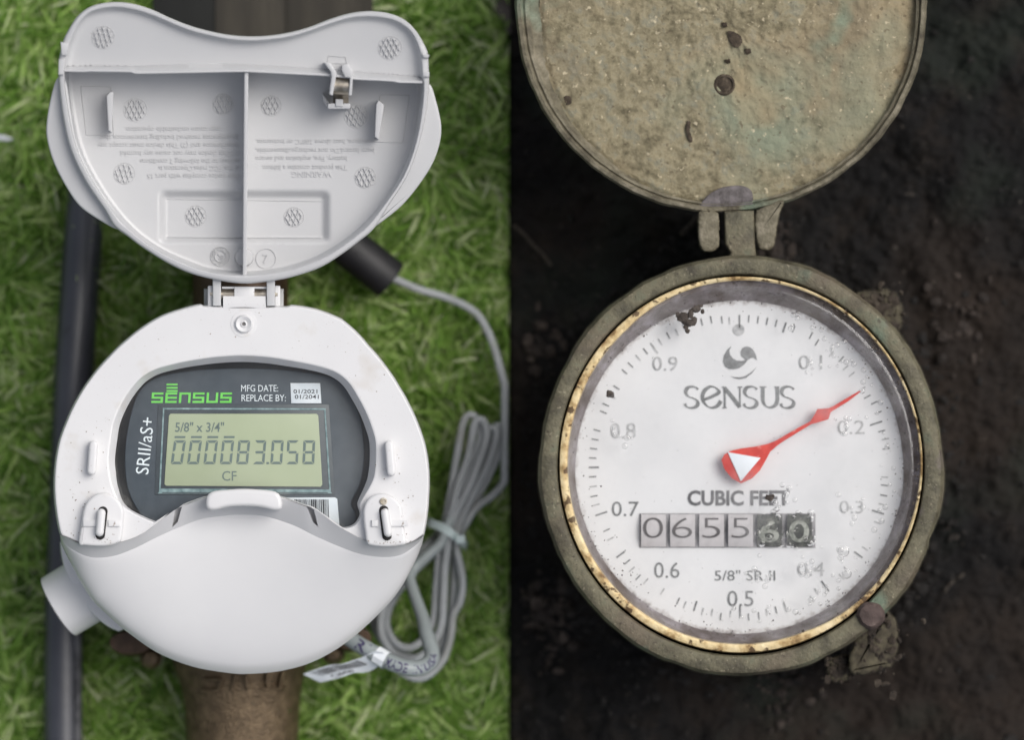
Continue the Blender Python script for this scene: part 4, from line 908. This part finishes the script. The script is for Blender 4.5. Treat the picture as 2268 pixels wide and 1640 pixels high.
# corroded lid
def z2(x, y, h): return .0770 + (470 - y) * .0001323 * .10 + h
LCX = (1597, 16)
corr = mat('corroded_lid', [(.28, rgb(82, 75, 57)), (.42, rgb(122, 114, 90)), (.52, rgb(143, 134, 108)), (.62, rgb(130, 127, 108)), (.76, rgb(170, 161, 136))], scale=240, detail=10, rough=.88, bump=.00045, bscale=900,
           speck=[(34, .48, .62, rgb(160, 144, 114), .55), (44, .55, .68, rgb(118, 108, 88), .55), (17, .54, .66, rgb(126, 136, 116), .8), (22, .60, .72, rgb(166, 132, 92), .6), (620, .64, .70, rgb(84, 72, 56), .6), (560, .655, .71, rgb(190, 178, 150), .85), (48, .66, .78, rgb(118, 140, 120), .6)])
rimm = mat('lid_rim', [(.3, rgb(70, 64, 52)), (.5, rgb(108, 102, 84)), (.72, rgb(146, 138, 120))], scale=180, detail=9, rough=.75, bump=.0005, bscale=900, speck=[(45, .62, .72, rgb(112, 138, 120), .6)])
def cring(c, r, h, wob=0, seed=1, n=220):
    P = circ(c[0], c[1], r, n=n); a = np.linspace(0, 2 * np.pi, n, endpoint=False)
    if wob: P = P + np.stack([np.cos(a), np.sin(a)], 1) * (vnoise(np.cos(a) * 14 + 30, np.sin(a) * 14 + 30, seed, 4) * wob)[:, None]
    return ringz(P, z2, h)
rings = [cring(LCX, 430, -.0125), cring(LCX, 453, -.010, 2), cring(LCX, 456, -.004, 3), cring(LCX, 455, -.0012, 3), cring(LCX, 451, 0, 2), cring(LCX, 444, .0002, 2), cring((1598, 17), 439, -.0012, 2), cring((1599, 18), 435, -.0006, 1.5), cring((1600, 20), 429, -.0010, 1.5), cring((1604, 26), 426, -.0028, 2), cring((1615, 37), 416, -.0042, 2)]
v, f = loft(rings); vb, fb = loft([cring(LCX, 430, -.0125), cring(LCX, 20, -.014)], cap1=True)
alid = mk('round_lid', *join((v, f), (vb, fb)), rimm, AM, angle=40)
nr = 90; na = 300; V = []; F = []
for i in range(nr):
    r = 421 * (1 - i / nr) ** 1.0
    a = np.linspace(0, 2 * np.pi, na, endpoint=False); x = 1615 + r * np.cos(a); y = 37 + r * np.sin(a)
    h = -.0034 + .0009 * vnoise(x / 60 + 40, y / 60 + 40, 21, 3) + .0010 * vnoise(x / 11 + 40, y / 11 + 40, 22, 3) * .6 - .0006 * (r > 415)
    # a raised cast letter edge and a shallow step
    V += [at(px, py, z2(px, py, hh)) for px, py, hh in zip(x, y, h)]
for i in range(nr - 1):
    for j in range(na): F.append((i * na + j, i * na + (j + 1) % na, (i + 1) * na + (j + 1) % na, (i + 1) * na + j))
F.append(tuple((nr - 1) * na + j for j in range(na)))
mk('crusted_face', V, F, corr, alid, angle=180)
pitm = mat('crust_and_pit_shade', [(.3, rgb(42, 35, 28)), (.55, rgb(70, 60, 48)), (.75, rgb(112, 102, 88))], scale=520, rough=.9, bump=.0004, bscale=700)
hc = lambda h: (lambda x, y, hh: z2(x, y, h + hh))
mk('stud', *lathe(1604, 188, [(25, -.0006), (23, .0003), (20, .0006), (16, .0001), (13, .0002), (8, .0006), (3, .0007)], hc(-.0034), 28), pitm, alid)
for pl in ([(1612, 70), (1622, 68), (1640, 78), (1644, 92), (1638, 103), (1626, 103), (1616, 92), (1612, 80)], [(1600, 50), (1608, 49), (1611, 57), (1602, 60)], [(1650, 108), (1660, 107), (1664, 116), (1654, 119)], [(1606, 132), (1616, 131), (1617, 139), (1608, 139)], [(1522, 268), (1530, 270), (1528, 290), (1534, 312), (1526, 312), (1520, 290)], [(1250, 214), (1262, 212), (1266, 228), (1254, 232)]):
    mk('pit_patch', *prism(cr(pl, 40) + np.random.default_rng(len(pl)).normal(0, .7, (40, 2)), -.0012, .0003, 1.2, hc(-.0032), 3), pitm, alid)  # raised dark patches standing in for pits, their shade put into the colour
purp = mat('violet_tarnish', [(.3, rgb(60, 55, 52)), (.5, rgb(94, 88, 88)), (.7, rgb(118, 111, 112))], scale=330, rough=.6, bump=.0003, bscale=600)
mk('hinge_plate', *prism(cr([(1548, 462), (1560, 440), (1580, 424), (1604, 414), (1640, 411), (1662, 420), (1668, 440), (1664, 463), (1625, 470), (1580, 470)], 70), -.003, .0003, 4, hc(-.001), 4), purp, alid)
v1 = prism(cr([(1548, 472), (1568, 468), (1591, 474), (1593, 520), (1590, 548), (1572, 558), (1554, 552), (1547, 520)], 60) + np.random.default_rng(5).normal(0, .6, (60, 2)), .045, .0785, 7, flat(0), 4)
mk('hinge_lug', *v1, rimm, alid)
v1 = prism(cr([(1674, 470), (1700, 455), (1735, 444), (1726, 475), (1719, 515), (1714, 545), (1698, 554), (1681, 548), (1674, 515)], 60) + np.random.default_rng(6).normal(0, .6, (60, 2)), .045, .0785, 7, flat(0), 4)
mk('hinge_lug', *v1, rimm, alid)

# dried mud and grit on the glass
mudm = mat('dried_mud', [(.3, rgb(48, 42, 38)), (.7, rgb(94, 86, 80))], scale=260, rough=.95, bump=.0006, bscale=800)
def mud(name, label, blobs, z, s0):
    parts = []
    for i, (x, y, r) in enumerate(blobs):
        X, Y, _ = at(x, y, z); parts.append(lump(X, Y, z, r * .000133, s0 + i))
    o = mk(name, *join(*parts), mudm, angle=60); return tag(o, label, 'mud')
mud('mud_clump', 'dried brown mud clump at the top edge of the analog dial glass', [(1513, 702, 15), (1525, 715, 15), (1530, 695, 14), (1518, 725, 11), (1542, 685, 12), (1536, 712, 11), (1550, 678, 9), (1503, 698, 9), (1522, 733, 7), (1556, 690, 7)], .0808, 100)
mud('mud_spot', 'small round dark mud spot near the left rim of the analog dial glass', [(1351, 873, 12), (1356, 876, 8), (1347, 868, 8)], .0802, 140)
mud('mud_speck', 'dark mud speck over the FEET lettering of the analog dial', [(1706, 1104, 11), (1700, 1103, 8), (1712, 1100, 8)], .0812, 160)
parts = []
for i in range(420):
    a = random.uniform(0, 2 * math.pi); rr = 1 - abs(random.gauss(0, .055)); 
    if rr < .8: continue
    x, y = 1640 + 372 * rr * math.cos(a), 1031 + 382 * rr * math.sin(a)
    if random.random() < .35: x, y = 1640 + random.uniform(-330, 330), 1031 + random.uniform(-330, 330)
    if (x - 1640) ** 2 / 372 ** 2 + (y - 1031) ** 2 / 382 ** 2 > 1 : continue
    ed = (x - 1640) ** 2 / 372 ** 2 + (y - 1031) ** 2 / 382 ** 2
    r = random.uniform(.7, 2.6) if ed > .7 else random.uniform(.5, 1.3)
    X, Y, _ = at(x, y, .0806); parts.append(lump(X, Y, .0804, r * .000133, 300 + i))
for i in range(260):
    a = random.uniform(-1.15, 1.25); rr = random.gauss(394, 5)
    x, y = 1641 + rr * math.cos(a), 1030 + rr * 1.035 * math.sin(a)
    X, Y, _ = at(x, y, .0825); parts.append(lump(X, Y, .0826, random.choice([1, 1.5, 2.5, 4]) * .000133, 1300 + i))
o = mk('grit', *join(*parts), mudm, kind='stuff'); o['label'] = 'fine dark grit on the analog dial glass'; o['category'] = 'grit'
# water drops on the old glass
drops = []
def drop(x, y, r, zb=.0808):
    drops.append(lathe(x, y, [(r, -.0002), (r * .92, r * .000012), (r * .65, r * .00003), (r * .2, r * .00004)], flat(zb), 12))
for i in range(34): drop(random.uniform(1672, 1822), random.uniform(1128, 1222), random.uniform(2.5, 8))
for c in ((1887, 945, 34), (1887, 1125, 30), (1797, 1262, 34), (1730, 1098, 30), (1380, 955, 26), (1800, 803, 24), (1690, 1278, 30)):
    for i in range(9): drop(c[0] + random.gauss(0, c[2] * .7), c[1] + random.gauss(0, c[2] * .5), random.uniform(2.5, 7))
for i in range(80):
    a = random.uniform(-1.25, 1.75); rr = random.gauss(.885, .04)
    if rr < .96: drop(1640 + 375 * rr * math.cos(a), 1031 + 386 * rr * math.sin(a), random.uniform(2, 6.5))
for x, y, r in ((1868, 1222, 13), (1862, 1236, 7), (1875, 1272, 11), (1860, 1218, 8)): drop(x, y, r)
o = mk('water_drops', *join(*drops), waterm, kind='stuff'); o['label'] = 'small water drops on the analog dial glass'; o['category'] = 'water drops'
